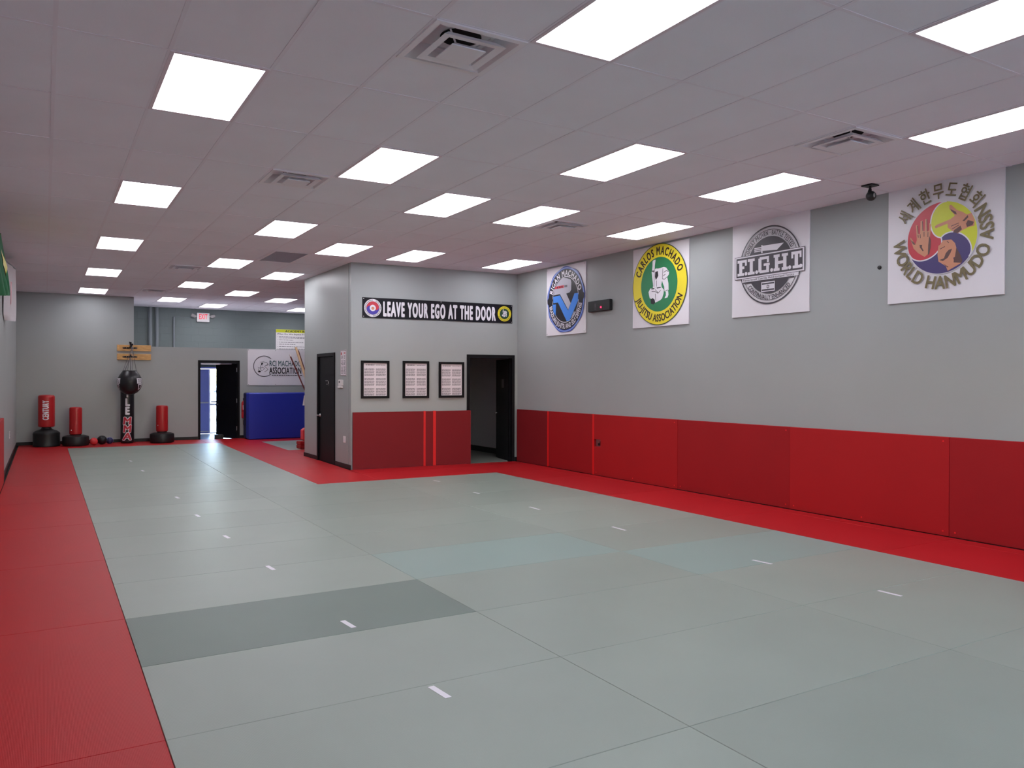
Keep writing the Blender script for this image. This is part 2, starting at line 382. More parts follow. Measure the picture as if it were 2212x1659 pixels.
# partition room
L = (Vector((7.72, 12.87, 0))-FO).length
w = MB(); DS0, DS1, DT = 2.17, 3.16, 2.0
w.pbox(PF, 0, DS0, -0.04, ZC+0.1, 0, -0.12); w.pbox(PF, DS1, L+0.9, -0.04, ZC+0.1, 0, -0.12); w.pbox(PF, DS0, DS1, DT, ZC+0.1, 0, -0.12)
struct('wall_partition_front', w, M_WALL)
w = MB(); w.box((4.50, 13.13, -0.04), (4.62, 13.85, ZC+0.1)); w.box((4.50, 14.91, -0.04), (4.62, 15.79, ZC+0.1)); w.box((4.50, 13.85, 2.02), (4.62, 14.91, ZC+0.1))
struct('wall_partition_side', w, M_WALL)
struct('wall_partition_rear', MB().box((4.62, 15.67, -0.04), (8.4, 15.79, ZC+0.1)), M_WALL)
w = MB(); w.box((8.15, 13.0, -0.04), (8.3, 15.67, ZC+0.1)); w.box((6.5, 13.09, -0.04), (6.56, 15.67, ZC+0.1))
struct('wall_corridor', w, M_DARKROOM)
struct('floor_corridor', MB().box((6.56, 13.02, -0.042), (8.15, 15.67, -0.012)), M_CARPET)
w = MB(); w.box((8.11, 13.1, -0.012), (8.15, 15.67, 0.10))
struct('baseboard_corridor', w, M_BASE)
struct('wall_right_rear', MB().box((8.4, 15.7, -0.04), (8.55, YBLK, ZC+0.1)), M_WALL)
# baseboards
w = MB(); w.pbox(PB, XL, 3.36, -0.04, 0.075, 0.012, 0); w.pbox(PB, 4.39, 8.4, -0.04, 0.075, 0.012, 0)
struct('baseboard_back', w, M_BASE)
struct('baseboard_left', MB().pbox(PLF, 13.84, YB, -0.04, 0.07, 0.012, 0), M_BASE)
w = MB(); w.pbox(PS, 12.99, 13.84, -0.04, 0.075, 0.014, 0); w.pbox(PS, 14.92, 15.80, -0.04, 0.075, 0.014, 0); w.box((4.486, 15.79, -0.04), (4.75, 15.804, 0.075))
struct('baseboard_partition', w, M_BASE)
struct('baseboard_partition_front', MB().pbox(PF, 3.17, L, -0.04, 0.075, 0.014, 0), M_BASE)

# ------------------------------------------------------------------ ceiling: grid, tiles, lights, vents
lights = [(1, j) for j in (-4, -1, 2, 5, 8, 11, 14)]+[(4, j) for j in (-3, 0, 3, 6, 9, 12, 15)]+[(6, j) for j in (4, 7, 10, 13, 16)]+[(8, 4), (8, 7), (8, 14), (10, 16), (7, 2), (7, -1), (7, -4), (10, 2), (10, 0), (10, -3), (11, 4), (11, 7)]
vents = [(3, 1), (3, 4), (9, 1), (9, 4.5), (3, 10), (3, 13.55)]
returns = [(5, 8)]
def cell(k, j): return GX0+GPX*k, GY0+GPY*j
tl = MB(); HB = 0.012
for k in range(-1, 14):
    for j in range(-7, 19):
        if (k, j) in lights or (k, j) in returns: continue
        x, y = cell(k, j); z = ZC+0.003+random.uniform(-0.001, 0.001)
        y0, y1 = y+HB, y+GPY-HB; spans = [(y0, y1)]
        for (vk, vj) in vents:
            vy = GY0+GPY*vj
            if vk == k and y-0.01 <= vy < y+GPY-0.01:
                spans = [(a, b) for a, b in ((y0, vy), (vy+0.59, y1)) if b-a > 0.05]
        for a, b in spans:
            dz = random.uniform(-0.001, 0.001)
            tl.box((x+HB-0.004, a-0.004, z), (x+GPX-HB+0.004, b+0.004, z+0.012+dz))
ceil = struct('ceiling', tl, M_TILE)
struct('ceiling_blackout_slab', MB().box((-0.7, -4.75, ZC+0.16), (8.6, 24.2, ZC+0.3)), M_DUCT)  # unseen slab above the tiles, added to block light from outside
g = MB()
for k in range(-1, 15):
    x = GX0+GPX*k; g.box((x-HB, -4.6, ZC), (x+HB, 24.0, ZC+0.0045))
for j in range(-7, 19):
    y = GY0+GPY*j
    for k in range(-1, 14):
        x = GX0+GPX*k; g.box((x+HB, y-HB, ZC+0.0005), (x+GPX-HB, y+HB, ZC+0.0045))
struct('trim_ceiling_grid', g, M_TBAR)

def light_label(k, j):
    col = {1: 'in the row nearest the left wall', 4: 'in the second row from the left wall', 6: 'in the row leading to the partition', 7: 'over the middle of the mats', 8: 'in the row right of the partition row', 10: 'near the right wall', 11: 'beside the right wall banners'}[k]
    n = [b for a, b in sorted(lights) if a == k and (b >= 0 or (k == 7 and b == -1))]
    if j in n: return 'bright ceiling light, %s from the camera %s' % (ORD[n.index(j)], col)
    return 'ceiling light behind the camera %s%s' % (col, ', farther back' if j < -3 else '')
proto = None
for (k, j) in lights:
    x, y = cell(k, j); c = (x+GPX/2, y+GPY/2, ZC)
    if proto is None:
        proto = thing('ceiling_light', light_label(k, j), 'light', c, 'ceiling light panels')
        hx, hy, ix, iy = GPX/2-0.004, GPY/2-0.004, 0.272, 0.575
        f = MB(); z0, z1 = ZC-0.003, ZC+0.03
        for (a, b) in (((-hx, -hy), (hx, -iy)), ((-hx, iy), (hx, hy)), ((-hx, -iy), (-ix, iy)), ((ix, -iy), (hx, iy))):
            f.box((c[0]+a[0], c[1]+a[1], z0), (c[0]+b[0], c[1]+b[1], z1))
        f.box((c[0]-hx+0.01, c[1]-hy+0.01, z1), (c[0]+hx-0.01, c[1]+hy-0.01, z1+0.05))
        obj('frame', f, M_CEILM, proto)
        pts = []; rr = 0.018
        for (cx_, cy_, a0) in ((ix-rr, iy-rr, 0), (-ix+rr, iy-rr, 90), (-ix+rr, -iy+rr, 180), (ix-rr, -iy+rr, 270)):
            for q in range(5):
                a = math.radians(a0+q*22.5); pts.append((c[0]+cx_+rr*math.cos(a), c[1]+cy_+rr*math.sin(a)))
        dm = MB(); n_ = len(pts)
        dm.add([(p[0], p[1], ZC-0.001) for p in pts]+[(p[0], p[1], ZC+0.02) for p in pts], [tuple(range(n_-1, -1, -1)), tuple(range(n_, 2*n_))]+[(i, (i+1) % n_, n_+(i+1) % n_, n_+i) for i in range(n_)])
        obj('diffuser', dm, M_LAMP, proto)
    else:
        dup(proto, c, light_label(k, j))

def frame_ring(mb, c, o, i, z0, z1, io=None, zi=None):
    """square sloped collar from half-size o at z0 to half-size i at z1"""
    vs = []
    for hh, z in ((o, z0), (i, z1)): vs += [(c[0]-hh, c[1]-hh, z), (c[0]+hh, c[1]-hh, z), (c[0]+hh, c[1]+hh, z), (c[0]-hh, c[1]+hh, z)]
    mb.add(vs, [(q, (q+1) % 4, 4+(q+1) % 4, 4+q) for q in range(4)])
vl = {(3, 1): 'large square ceiling air vent nearest the camera with a black duct hole', (3, 4): 'square ceiling air vent beside the second light row, left half of ceiling', (9, 1): 'square ceiling air vent near the right wall beside two light panels',
      (9, 4.5): 'square ceiling air vent just behind a light panel, facing the right wall banners', (3, 10): 'small looking square ceiling vent far back near the left light rows', (3, 13.55): 'farthest square ceiling vent, in front of the exit sign'}
vp = None
for (k, j) in vents:
    x, y = cell(k, j); c = (x+GPX/2, y+0.296, ZC)
    if vp: dup(vp, c, vl[(k, j)]); continue
    vp = thing('ceiling_vent', vl[(k, j)], 'vent', c, 'square ceiling air vents')
    f = MB(); frame_ring(f, c, 0.296, 0.258, ZC-0.008, ZC-0.009); frame_ring(f, c, 0.296, 0.296, ZC-0.008, ZC+0.02); obj('face_plate', f, M_VENT, vp)
    f = MB(); frame_ring(f, c, 0.258, 0.19, ZC-0.009, ZC+0.075)
    f.add([(c[0]-0.19, c[1]-0.19, ZC+0.075), (c[0]+0.19, c[1]-0.19, ZC+0.075), (c[0]+0.19, c[1]+0.19, ZC+0.075), (c[0]-0.19, c[1]+0.19, ZC+0.075)], [(0, 1, 2, 3)]); obj('housing', f, M_VENT, vp)
    f = MB(); f.lathe([(0.125, 0), (0.125, 0.004)], (c[0], c[1], ZC+0.068), 28); obj('duct_hole', f, M_DUCT, vp)
    f = MB(); frame_ring(f, c, 0.202, 0.152, ZC-0.024, ZC-0.018); frame_ring(f, c, 0.202, 0.156, ZC-0.023, ZC+0.014); frame_ring(f, c, 0.152, 0.140, ZC-0.018, ZC+0.014); obj('louver_cone', f, M_VENT, vp)
    f = MB(); f.box((c[0]-0.112, c[1]-0.112, ZC-0.036), (c[0]+0.112, c[1]+0.112, ZC-0.030)); frame_ring(f, c, 0.112, 0.07, ZC-0.030, ZC+0.0); obj('center_plate', f, M_VENT, vp)
    for a in (45, 135, 225, 315):
        ca, sa = math.cos(math.radians(a)), math.sin(math.radians(a))
        f = MB().tube([(c[0]+0.07*ca, c[1]+0.07*sa, ZC-0.012), (c[0]+0.19*ca, c[1]+0.19*sa, ZC+0.04)], 0.006, 6); obj('strut', f, M_VENT, vp)
for (k, j) in returns:
    x, y = cell(k, j)
    t = thing('return_grille', 'long slatted return air grille in the ceiling behind the second light rows', 'vent', (x+GPX/2, y+GPY/2, ZC))
    f = MB(); a, b = 0.012, 0.035
    f.box((x+a, y+a, ZC-0.003), (x+GPX-a, y+a+b, ZC+0.02)); f.box((x+a, y+GPY-a-b, ZC-0.003), (x+GPX-a, y+GPY-a, ZC+0.02))
    f.box((x+a, y+a+b, ZC-0.003), (x+a+b, y+GPY-a-b, ZC+0.02)); f.box((x+GPX-a-b, y+a+b, ZC-0.003), (x+GPX-a, y+GPY-a-b, ZC+0.02)); obj('frame', f, M_VENT, t)
    f = MB()
    n_ = 44
    for q in range(n_):
        yy = y+a+b+(GPY-2*a-2*b)*(q+0.5)/n_; f.add([(x+a+b, yy-0.010, ZC+0.0), (x+GPX-a-b, yy-0.010, ZC+0.0), (x+GPX-a-b, yy+0.006, ZC+0.014), (x+a+b, yy+0.006, ZC+0.014)], [(0, 1, 2, 3)])
    obj('slats', f, M_VENT, t)
    obj('backing', MB().box((x+a, y+a, ZC+0.03), (x+GPX-a, y+GPY-a, ZC+0.036)), M_VENTD, t)

# ------------------------------------------------------------------ floor mats
def shear(x, y): return x+max(0.0, y-11.44)*0.021*min(1.0, max(0.0, (x-0.445)/3.0))
def floor_mat(x0, x1, y0, y1, m, label, name='floor_mat', gap=0.0024, group=None):
    mb = MB().cbox((x0+gap/2, y0+gap/2, -0.04), (x1-gap/2, y1-gap/2, 0.0), 0.0022)
    mb.v = [(shear(x, y), y, z) for x, y, z in mb.v]
    cx_, cy_ = shear((x0+x1)/2, (y0+y1)/2), (y0+y1)/2
    mb.v = [(x-cx_, y-cy_, z+0.04) for x, y, z in mb.v]
    o = obj(name, mb, m); o.location = (cx_, cy_, -0.04); return tag(o, label, 'floor mat', group)
ROWS = [0.62, 1.62, 2.62, 3.644, 4.635, 5.613, 6.61, 7.57, 8.54, 9.50, 10.47, 11.43]
FAR = [11.43+0.9525*i for i in range(10)]
C = [0.445, 2.47, 4.465, 6.46]
GG = 'grey-green floor mats'
allr = ROWS+FAR[1:]
cn = ['beside the left red border', 'in the middle column', 'beside the right red border']
for ci in range(3):
    rows = allr if ci == 0 else ROWS
    for i, (a, b) in enumerate(zip(rows[:-1], rows[1:])):
        m = M_GREEN; tone = 'grey-green'
        if ci == 0 and i == 4: m = M_GREEND; tone = 'noticeably darker grey-green'
        if (ci == 1 and i == 5) or (ci == 2 and i == 4): m = M_AQUA; tone = 'bluish-green'
        floor_mat(C[ci], C[ci+1], a, b, m, '%s floor mat %s, %s from the camera' % (tone, cn[ci], ORD[i]), group=GG)
ys = [11.43, 13.35, 15.26, 17.17, 19.08, 20.0]
for i, (a, b) in enumerate(zip(ys[:-1], ys[1:])):
    floor_mat(2.47, 3.455, a, b, M_GREEN, 'narrow grey-green floor mat along the red path to the exit door, %s from the partition' % ORD[i], group=GG)
RG = 'red border floor mats'
ys = [-0.36, 1.64, 3.644, 5.62, 7.54, 9.5, 11.4, 13.3, 15.2, 17.1, 19.0, 20.9, 21.33]
for i, (a, b) in enumerate(zip(ys[:-1], ys[1:])):
    floor_mat(-0.505, 0.445, a, b, M_RED, 'red floor mat in the strip along the left wall, %s from the camera' % ORD[i], group=RG)
for i, (a, b) in enumerate(((0.445, 1.8), (1.8, 3.2), (3.2, 3.455))):
    floor_mat(a, b, 20.0, 21.33, M_RED, 'red floor mat along the back wall, %s' % ['below the two left punching bags', 'below the hanging bags', 'by the exit door frame'][i], group=RG)
ys = [11.44, 13.35, 15.26, 17.17, 19.08, 20.9, 21.33]
for i, (a, b) in enumerate(zip(ys[:-1], ys[1:])):
    floor_mat(3.455, 4.43 if b < 17 else 4.43, a, b, M_RED, 'red floor mat in the path to the exit door, %s from the near end' % ORD[i], group=RG)
for i, (a, b) in enumerate(((4.43, 6.46), (6.46, 7.655))):
    floor_mat(a, b, 11.44, 12.44, M_RED, 'red floor mat in front of the partition, %s' % ['by the corner', 'by the dark doorway'][i], group=RG)
    mbx = MB(); ya = 12.443
    x0, x1 = a+0.0015, b-0.0015
    yl = lambda x: 13.0-0.0404*(x-4.5)-0.052
    pts = [(x0, ya), (x1, ya), (x1, yl(x1)), (x0, yl(x0))]
    mbx.add([(p[0], p[1], -0.04) for p in pts]+[(p[0], p[1], 0.0) for p in pts], [(3, 2, 1, 0), (4, 5, 6, 7), (0, 1, 5, 4), (1, 2, 6, 5), (2, 3, 7, 6), (3, 0, 4, 7)])
    tag(obj('floor_mat', mbx, M_RED), 'narrow red floor filler against the partition, %s' % ['under the framed posters', 'at the dark doorway sill'][i], 'floor mat', RG)
ys = [0.44, 2.44, 4.44, 6.44, 8.44, 10.44, 11.44]
for i, (a, b) in enumerate(zip(ys[:-1], ys[1:])):
    floor_mat(6.46, 7.46, a, b, M_RED, 'red floor mat in the strip along the right wall, %s from the camera' % ORD[i], group=RG)
ys = [0.44, 4.44, 8.44, 11.44]
for i, (a, b) in enumerate(zip(ys[:-1], ys[1:])):
    floor_mat(7.46, 7.655, a, b, M_RED, 'thin red floor filler touching the right wall pads, %s from the camera' % ORD[i], group=RG)
for i, (a, b) in enumerate(((15.81, 17.22), (19.9, 21.33))):
    floor_mat(4.43, 8.2, a, b, M_RED, 'red floor mat behind the partition, %s' % ['next to its rear corner', 'under the blue crash mat'][i], group=RG)
for i, (a, b) in enumerate(((17.22, 18.56), (18.56, 19.9))):
    floor_mat(4.43, 8.2, a, b, M_GREEN, 'grey-green floor mat behind the partition, %s' % ['nearer one', 'in front of the blue crash mat'][i], group=GG)

# white tape dashes on the mats
def dash(x0, y0, x1, y1, w, label, grp):
    d = Vector((x1-x0, y1-y0)); L_ = d.length; d /= L_; n_ = Vector((-d.y, d.x))*w/2
    q = [(x0+n_.x, y0+n_.y), (x0-n_.x, y0-n_.y), (x1-n_.x, y1-n_.y), (x1+n_.x, y1+n_.y)]
    mb = MB().add([(a, b, 0.0003) for a, b in q]+[(a, b, 0.0013) for a, b in q], [(3, 2, 1, 0), (4, 5, 6, 7), (0, 1, 5, 4), (1, 2, 6, 5), (2, 3, 7, 6), (3, 0, 4, 7)])
    tag(obj('tape_strip', mb, M_WHITEI), label, 'tape', grp)
for i, (x, y) in enumerate([(1.676, 3.53), (1.645, 4.80), (1.588, 6.55), (1.53, 8.05), (1.485, 9.46), (1.485, 11.03), (1.42, 14.53), (1.392, 16.36)]):
    dash(x-0.008, y+0.085, x+0.008, y-0.085, 0.034, 'short white tape dash in the left line on the green mats, %s from the camera' % ORD[i], 'white tape dashes on the mats')
for i, (x0, y0, x1, y1) in enumerate([(5.262, 3.62, 5.268, 3.44), (5.222, 4.78, 5.245, 4.59), (5.126, 6.6, 5.119, 6.37), (5.056, 8.13, 5.053, 7.9), (5.041, 9.55, 5.06, 9.42), (5.109, 10.98, 5.135, 10.82)]):
    dash(x0, y0, x1, y1, 0.03, 'short white tape dash in the right line on the green mats, %s from the camera' % ORD[i], 'white tape dashes on the mats')

# ------------------------------------------------------------------ wall pads
WPG = 'red wall pads'
seam = [12.80, 11.70, 10.36, 8.40, 6.45, 4.515, 2.55, 0.6]
labs = ['narrow deep red wall pad on the right wall by the corner', 'deep red wall pad on the right wall before the outlet', 'bright red wall pad on the right wall starting at the outlet', 'deep red right wall pad below the gap between the green emblem and shield banners',
        'bright red wall pad on the right wall with screws at its corners', 'deep red wall pad on the right wall nearest the camera', 'red right wall pad just outside the frame']
for i, (b, a) in enumerate(zip(seam[:-1], seam[1:])):
    bright = i in (2, 4, 6)
    t = thing('wall_pad', labs[i], 'wall pad', (XR-0.025, (a+b)/2, 0), WPG)
    pm = MB()
    th = 0.05 if bright else 0.046
    if i == 2:    # corner cut out round the outlet
        pm.cbox((XR-th, a+0.002, 0.0015), (XR-0.002, 10.19, 0.982), 0.004); pm.cbox((XR-th, 10.19, 0.0015), (XR-0.002, b-0.002, 0.465), 0.004); pm.cbox((XR-th, 10.19, 0.58), (XR-0.002, b-0.002, 0.982), 0.004)
    else:
        pm.cbox((XR-th, a+0.002, 0.0015), (XR-0.002, b-0.002, 0.982), 0.005)
    obj('pad', pm, M_WRED if bright else (M_WREDX if i == 0 else M_WREDD), t)
    if i in (0, 1):
        obj('edge_tape', MB().pbox(PR, a+0.003, a+0.05, 0.002, 0.984, th+0.0015, th), M_TAPER, t, label='bright red tape down the pad edge')
    if i >= 2:
        for (yy, zz) in ((a+0.06, 0.05), (b-0.06, 0.05), ((a+b)/2, 0.05), (a+0.06, 0.94)):
            s_ = MB().lathe([(0.009, 0), (0.009, 0.003)], (0, 0, 0), 10); s_.v = [(XR-th-z, yy+x, zz+y) for x, y, z in s_.v]; obj('screw', s_, M_TAPER, t)
t = thing('wall_outlet', 'steel outlet set in the notch of the red right wall pads', 'outlet', (XR, 10.27, 0.52))
obj('plate', MB().pbox(PR, 10.2, 10.34, 0.468, 0.577, 0.012, 0.001), M_STEEL, t)
obj('cord_plug', MB().pbox(PR, 10.235, 10.275, 0.48, 0.52, 0.035, 0.012).pbox(PR, 10.225, 10.235, 0.49, 0.55, 0.03, 0.012), M_BLACKP, t)
for i, (a, b, m, lb) in enumerate([(0.02, 1.305, M_WREDX, 'wide deep red wall pad on the partition below the framed posters'), (1.347, 1.488, M_WREDX, 'very narrow red wall pad between two bright tape lines'), (1.545, 2.232, M_WREDX, 'deep red wall pad on the partition overlapping the dark doorway')]):
    t = thing('wall_pad', lb, 'wall pad', PF((a+b)/2, 0, 0.025), WPG)
    obj('pad', MB().pbox(PF, a, b, 0.0015, 0.975, 0.046, 0.022), m, t)
    if i < 2: obj('edge_tape', MB().pbox(PF, b+0.002, b+(0.04 if i == 0 else 0.055), 0.0015, 0.979, 0.0475, 0.022), M_TAPER, t, label='bright red tape down the pad edge')
ys = [13.82, 11.82, 9.82, 7.82, 5.82, 3.82, 1.82]
for i, (b, a) in enumerate(zip(ys[:-1], ys[1:])):
    tag(obj('wall_pad', MB().cbox((XL+0.002, a+0.002, 0.0015), (XL+0.042, b-0.002, 0.96), 0.005), M_WRED), 'red wall pad on the left wall, %s' % ('the one ending before the white outlet' if i == 0 else '%s nearer the camera from the last one' % ORD[i-1]), 'wall pad', WPG)

# ------------------------------------------------------------------ banners on the right wall
def banner(y0, y1, z0, z1, label, cat='banner', sag=0.0, grom=True):
    t = thing('wall_banner', label, cat, (XR-0.01, (y0+y1)/2, z0), 'square banners on the right wall')
    mb = MB(); n_ = 12
    f = lambda u, v: 0.018+0.004*math.sin(u*7)*(1-v)+0.006*(1-v)**2
    vs = []
    for q in range(n_+1):
        for p_ in range(n_+1):
            u, v = p_/n_, q/n_; vs.append(PR(y0+(y1-y0)*u, z0+(z1-z0)*v, f(u, v)-0.004))
    for q in range(n_+1):
        for p_ in range(n_+1):
            u, v = p_/n_, q/n_; vs.append(PR(y0+(y1-y0)*u, z0+(z1-z0)*v, 0.002))
    N1 = n_+1; fs = []
    for q in range(n_):
        for p_ in range(n_): a = q*N1+p_; fs += [(a, a+1, a+N1+1, a+N1), (N1*N1+a, N1*N1+a+N1, N1*N1+a+N1+1, N1*N1+a+1)]
    for p_ in range(n_):
        for e0, e1 in ((p_, p_+1), (n_*N1+p_+1, n_*N1+p_), (p_*N1+N1, p_*N1), (p_*N1+n_, p_*N1+N1+n_)): fs.append((e0, N1*N1+e0, N1*N1+e1, e1))
    mb.add(vs, fs); obj('sheet', mb, M_WHITEP, t)
    if grom:
        for (yy, zz) in ((y0+0.03, z0+0.03), (y1-0.03, z0+0.03), (y0+0.03, z1-0.03), (y1-0.03, z1-0.03)):
            s_ = MB().lathe([(0.011, 0), (0.008, 0.003)], (0, 0, 0), 12); s_.v = [(XR-0.026-z, yy+x, zz+y) for x, y, z in s_.v]; obj('grommet', s_, M_STEEL, t)
    return t
D0 = 0.029; DD = 0.0008
def lay(k): return D0+DD*k
# 1. blue and black ring emblem
t = banner(10.645, 11.825, 2.316, 3.50, 'white square banner with a blue and black ring emblem, nearest the corner')
c = (11.222, 2.915)
wob = [(c[0]+(0.563+0.008*math.sin(a*9))*math.cos(a), c[1]+(0.563+0.008*math.sin(a*9))*math.sin(a)) for a in [2*math.pi*i/72 for i in range(72)]]
obj('emblem_ring', MB().poly(PR, wob, lay(0)), M_NAVYI, t)
obj('emblem_ring', MB().ring(PR, c, 0.535, 0.548, lay(1)), M_LBLUEI, t)
obj('emblem_ring', MB().disc(PR, c, 0.52, lay(1), 64), M_INK, t)
obj('emblem_ring', MB().ring(PR, c, 0.385, 0.395, lay(2)), M_WHITEI, t)
mb = MB().poly(PR, [(11.503, 3.204), (11.412, 3.277), (11.298, 3.292), (11.186, 3.275), (11.067, 3.244), (11.043, 3.192), (11.046, 3.067), (11.089, 3.026), (11.192, 3.013), (11.06, 2.839), (11.135, 2.733), (11.386, 3.022), (11.577, 3.016), (11.552, 3.125)], lay(2))
mb.poly(PR, [(10.955, 2.701), (10.928, 2.655), (10.993, 2.597), (11.043, 2.589), (10.994, 2.659)], lay(2)); obj('silver_letter', mb, M_SILVER, t)
mb = MB().poly(PR, [(11.594, 2.993), (11.386, 2.999), (11.135, 2.719), (10.949, 2.995), (10.841, 2.994), (10.84, 2.87), (11.095, 2.54), (11.182, 2.546), (11.443, 2.88), (11.59, 2.88)], lay(3))
mb.poly(PR, [(11.618, 2.857), (11.506, 2.853), (11.517, 2.655), (11.584, 2.72)], lay(3)); obj('blue_letter', mb, M_BLUEI, t)
obj('belt_print', MB().poly(PR, [(11.524, 3.162), (11.265, 3.166), (11.265, 3.12), (11.552, 3.121)], lay(3)), M_REDI, t)
mb = MB()
for yy in (11.47, 11.40, 11.335): mb.poly(PR, [(yy, 3.155), (yy-0.03, 3.155), (yy-0.03, 3.126), (yy, 3.126)], lay(4))
obj('belt_print', mb, M_INK, t)
obj('belt_print', MB().poly(PR, [(11.249, 3.161), (11.161, 3.161), (11.161, 3.123), (11.249, 3.125)], lay(3)), M_INKG, t)
mb = MB().poly(PR, [(11.78, 2.941), (11.738, 2.984), (11.644, 2.98), (11.602, 2.944), (11.618, 2.88), (11.66, 2.837), (11.728, 2.838), (11.776, 2.884)], lay(3)); obj('emblem_ring', mb, M_INK, t)
mb = MB().poly(PR, [(10.826, 2.993), (10.72, 3.009), (10.667, 2.978), (10.67, 2.908), (10.719, 2.855), (10.802, 2.858), (10.848, 2.897), (10.841, 2.959)], lay(3)); obj('emblem_ring', mb, M_INK, t)
mb = MB(); text_arc(mb, PR, 'RIGAN MACHADO', c, 0.405, 0.098, lay(3), 90, 150, 0.03, -1); obj('lettering', mb, M_WHITEI, t); mb = MB(); text_arc(mb, PR, 'BRAZILIAN JIU-JITSU AND SELF DEFENSE', c, 0.50, 0.085, lay(3), 270, 158, 0.025, -1, False)
obj('lettering', mb, M_WHITEI, t)
# 2. yellow and green grappler emblem
def grapplers(mbw, mbd, X, d):
    for pl in ([(8.936, 3.296), (8.895, 3.296), (8.912, 3.208), (8.915, 3.128), (8.976, 3.13), (8.963, 3.214), (8.963, 3.277)],
               [(8.983, 3.127), (8.966, 3.143), (8.915, 3.141), (8.895, 3.166), (8.834, 3.159), (8.768, 3.164), (8.715, 3.168), (8.663, 3.151), (8.63, 3.112), (8.604, 3.092), (8.61, 3.049), (8.643, 3.017), (8.616, 2.918), (8.613, 2.83), (8.648, 2.802), (8.7, 2.816), (8.707, 2.883), (8.734, 2.93), (8.754, 2.976), (8.769, 2.916), (8.76, 2.884), (8.954, 2.885), (8.947, 2.925), (8.968, 3.035)],
               [(8.674, 2.806), (8.622, 2.81), (8.615, 2.76), (8.635, 2.722), (8.7, 2.716), (8.671, 2.756)],
               [(9.009, 2.886), (8.947, 2.884), (8.76, 2.881), (8.713, 2.839), (8.72, 2.787), (8.752, 2.719), (8.792, 2.696), (8.899, 2.669), (8.926, 2.716), (9.022, 2.742), (9.038, 2.789), (9.05, 2.836)]):
        mbw.poly(X, pl, d)
    for pl in ([(8.901, 3.117), (8.847, 3.124), (8.834, 3.056), (8.86, 3.023), (8.887, 2.999), (8.907, 3.046)], [(9.001, 2.723), (8.96, 2.742), (8.913, 2.715), (8.899, 2.669), (8.939, 2.645), (8.994, 2.663)],
               [(8.988, 2.881), (8.92, 2.886), (8.92, 2.868), (8.984, 2.868)], [(8.866, 2.887), (8.78, 2.887), (8.779, 2.874), (8.862, 2.872)]):
        mbd.poly(X, pl, d+DD)
    for st in ([(8.955, 3.13), (8.92, 3.11), (8.93, 2.9)], [(8.735, 3.15), (8.745, 3.0), (8.70, 2.99), (8.64, 3.02)], [(8.72, 3.09), (8.66, 3.11), (8.61, 3.09)], [(8.73, 3.04), (8.68, 3.06)], [(8.87, 2.99), (8.87, 2.9)], [(8.98, 2.84), (8.90, 2.83), (8.84, 2.80), (8.78, 2.84)], [(8.90, 2.86), (8.83, 2.80)], [(8.90, 2.80), (8.89, 2.70)], [(8.68, 2.82), (8.63, 2.83)]):
        mbd.stroke(X, st, 0.008, d+DD)
t = banner(8.215, 9.425, 2.32, 3.505, 'white square banner with a yellow and green emblem of two grapplers', grom=False)
c = (8.825, 2.93)
obj('emblem_ring', MB().disc(PR, c, 0.592, lay(0), 72), M_DGRNI, t); obj('emblem_ring', MB().disc(PR, c, 0.582, lay(1), 72), M_YEL, t); obj('emblem_disc', MB().disc(PR, c, 0.395, lay(2), 64), M_GRNI, t)
mbw, mbd = MB(), MB(); grapplers(mbw, mbd, PR, lay(3)); obj('grappler_figures', mbw, M_WHITEI, t); obj('figure_lines', mbd, M_INK, t)
M_BINK = mat('brown_black_ink', rgb(50, 32, 30), 0.4, 0.4)
mb = MB(); text_arc(mb, PR, 'CARLOS MACHADO', c, 0.43, 0.115, lay(3), 90, 146, 0.045, -1); obj('lettering', mb, M_BINK, t); mb = MB(); text_arc(mb, PR, 'JIU-JITSU ASSOCIATION', c, 0.54, 0.105, lay(3), 270, 138, 0.035, -1, False); obj('lettering', mb, M_BINK, t)
# 3. monochrome badge
t = banner(6.206, 7.408, 2.348, 3.545, 'white square banner with a black and white round badge and a knife', grom=False)
c = (6.79, 2.962)
obj('emblem_ring', MB().ring(PR, c, 0.465, 0.482, lay(0), 72).ring(PR, c, 0.43, 0.437, lay(0), 72), M_INKD, t)
obj('emblem_disc', MB().disc(PR, c, 0.352, lay(0), 64), M_INKD, t)
mb = MB(); text_arc(mb, PR, 'COMBAT PROVEN \u00b7 BATTLE TESTED', c, 0.368, 0.056, lay(1), 93, 133, 0.025, -1); obj('lettering', mb, M_INKD, t); mb = MB(); text_arc(mb, PR, 'CONTINUALLY ENHANCED', c, 0.425, 0.056, lay(1), 268, 104, 0.025, -1, False)
obj('lettering', mb, M_INKD, t)
mb = MB().poly(PR, [(6.9, 3.211), (6.569, 3.203), (6.673, 3.13), (6.9, 3.148)], lay(1)).poly(PR, [(6.917, 3.22), (6.898, 3.22), (6.897, 3.122), (6.917, 3.122)], lay(1))
for za, zb in ((3.199, 3.185), (3.178, 3.166), (3.158, 3.145)): mb.poly(PR, [(7.03, za), (6.917, za), (6.917, zb), (7.03, zb)], lay(1))
obj('knife_print', mb, M_WHITEI, t)
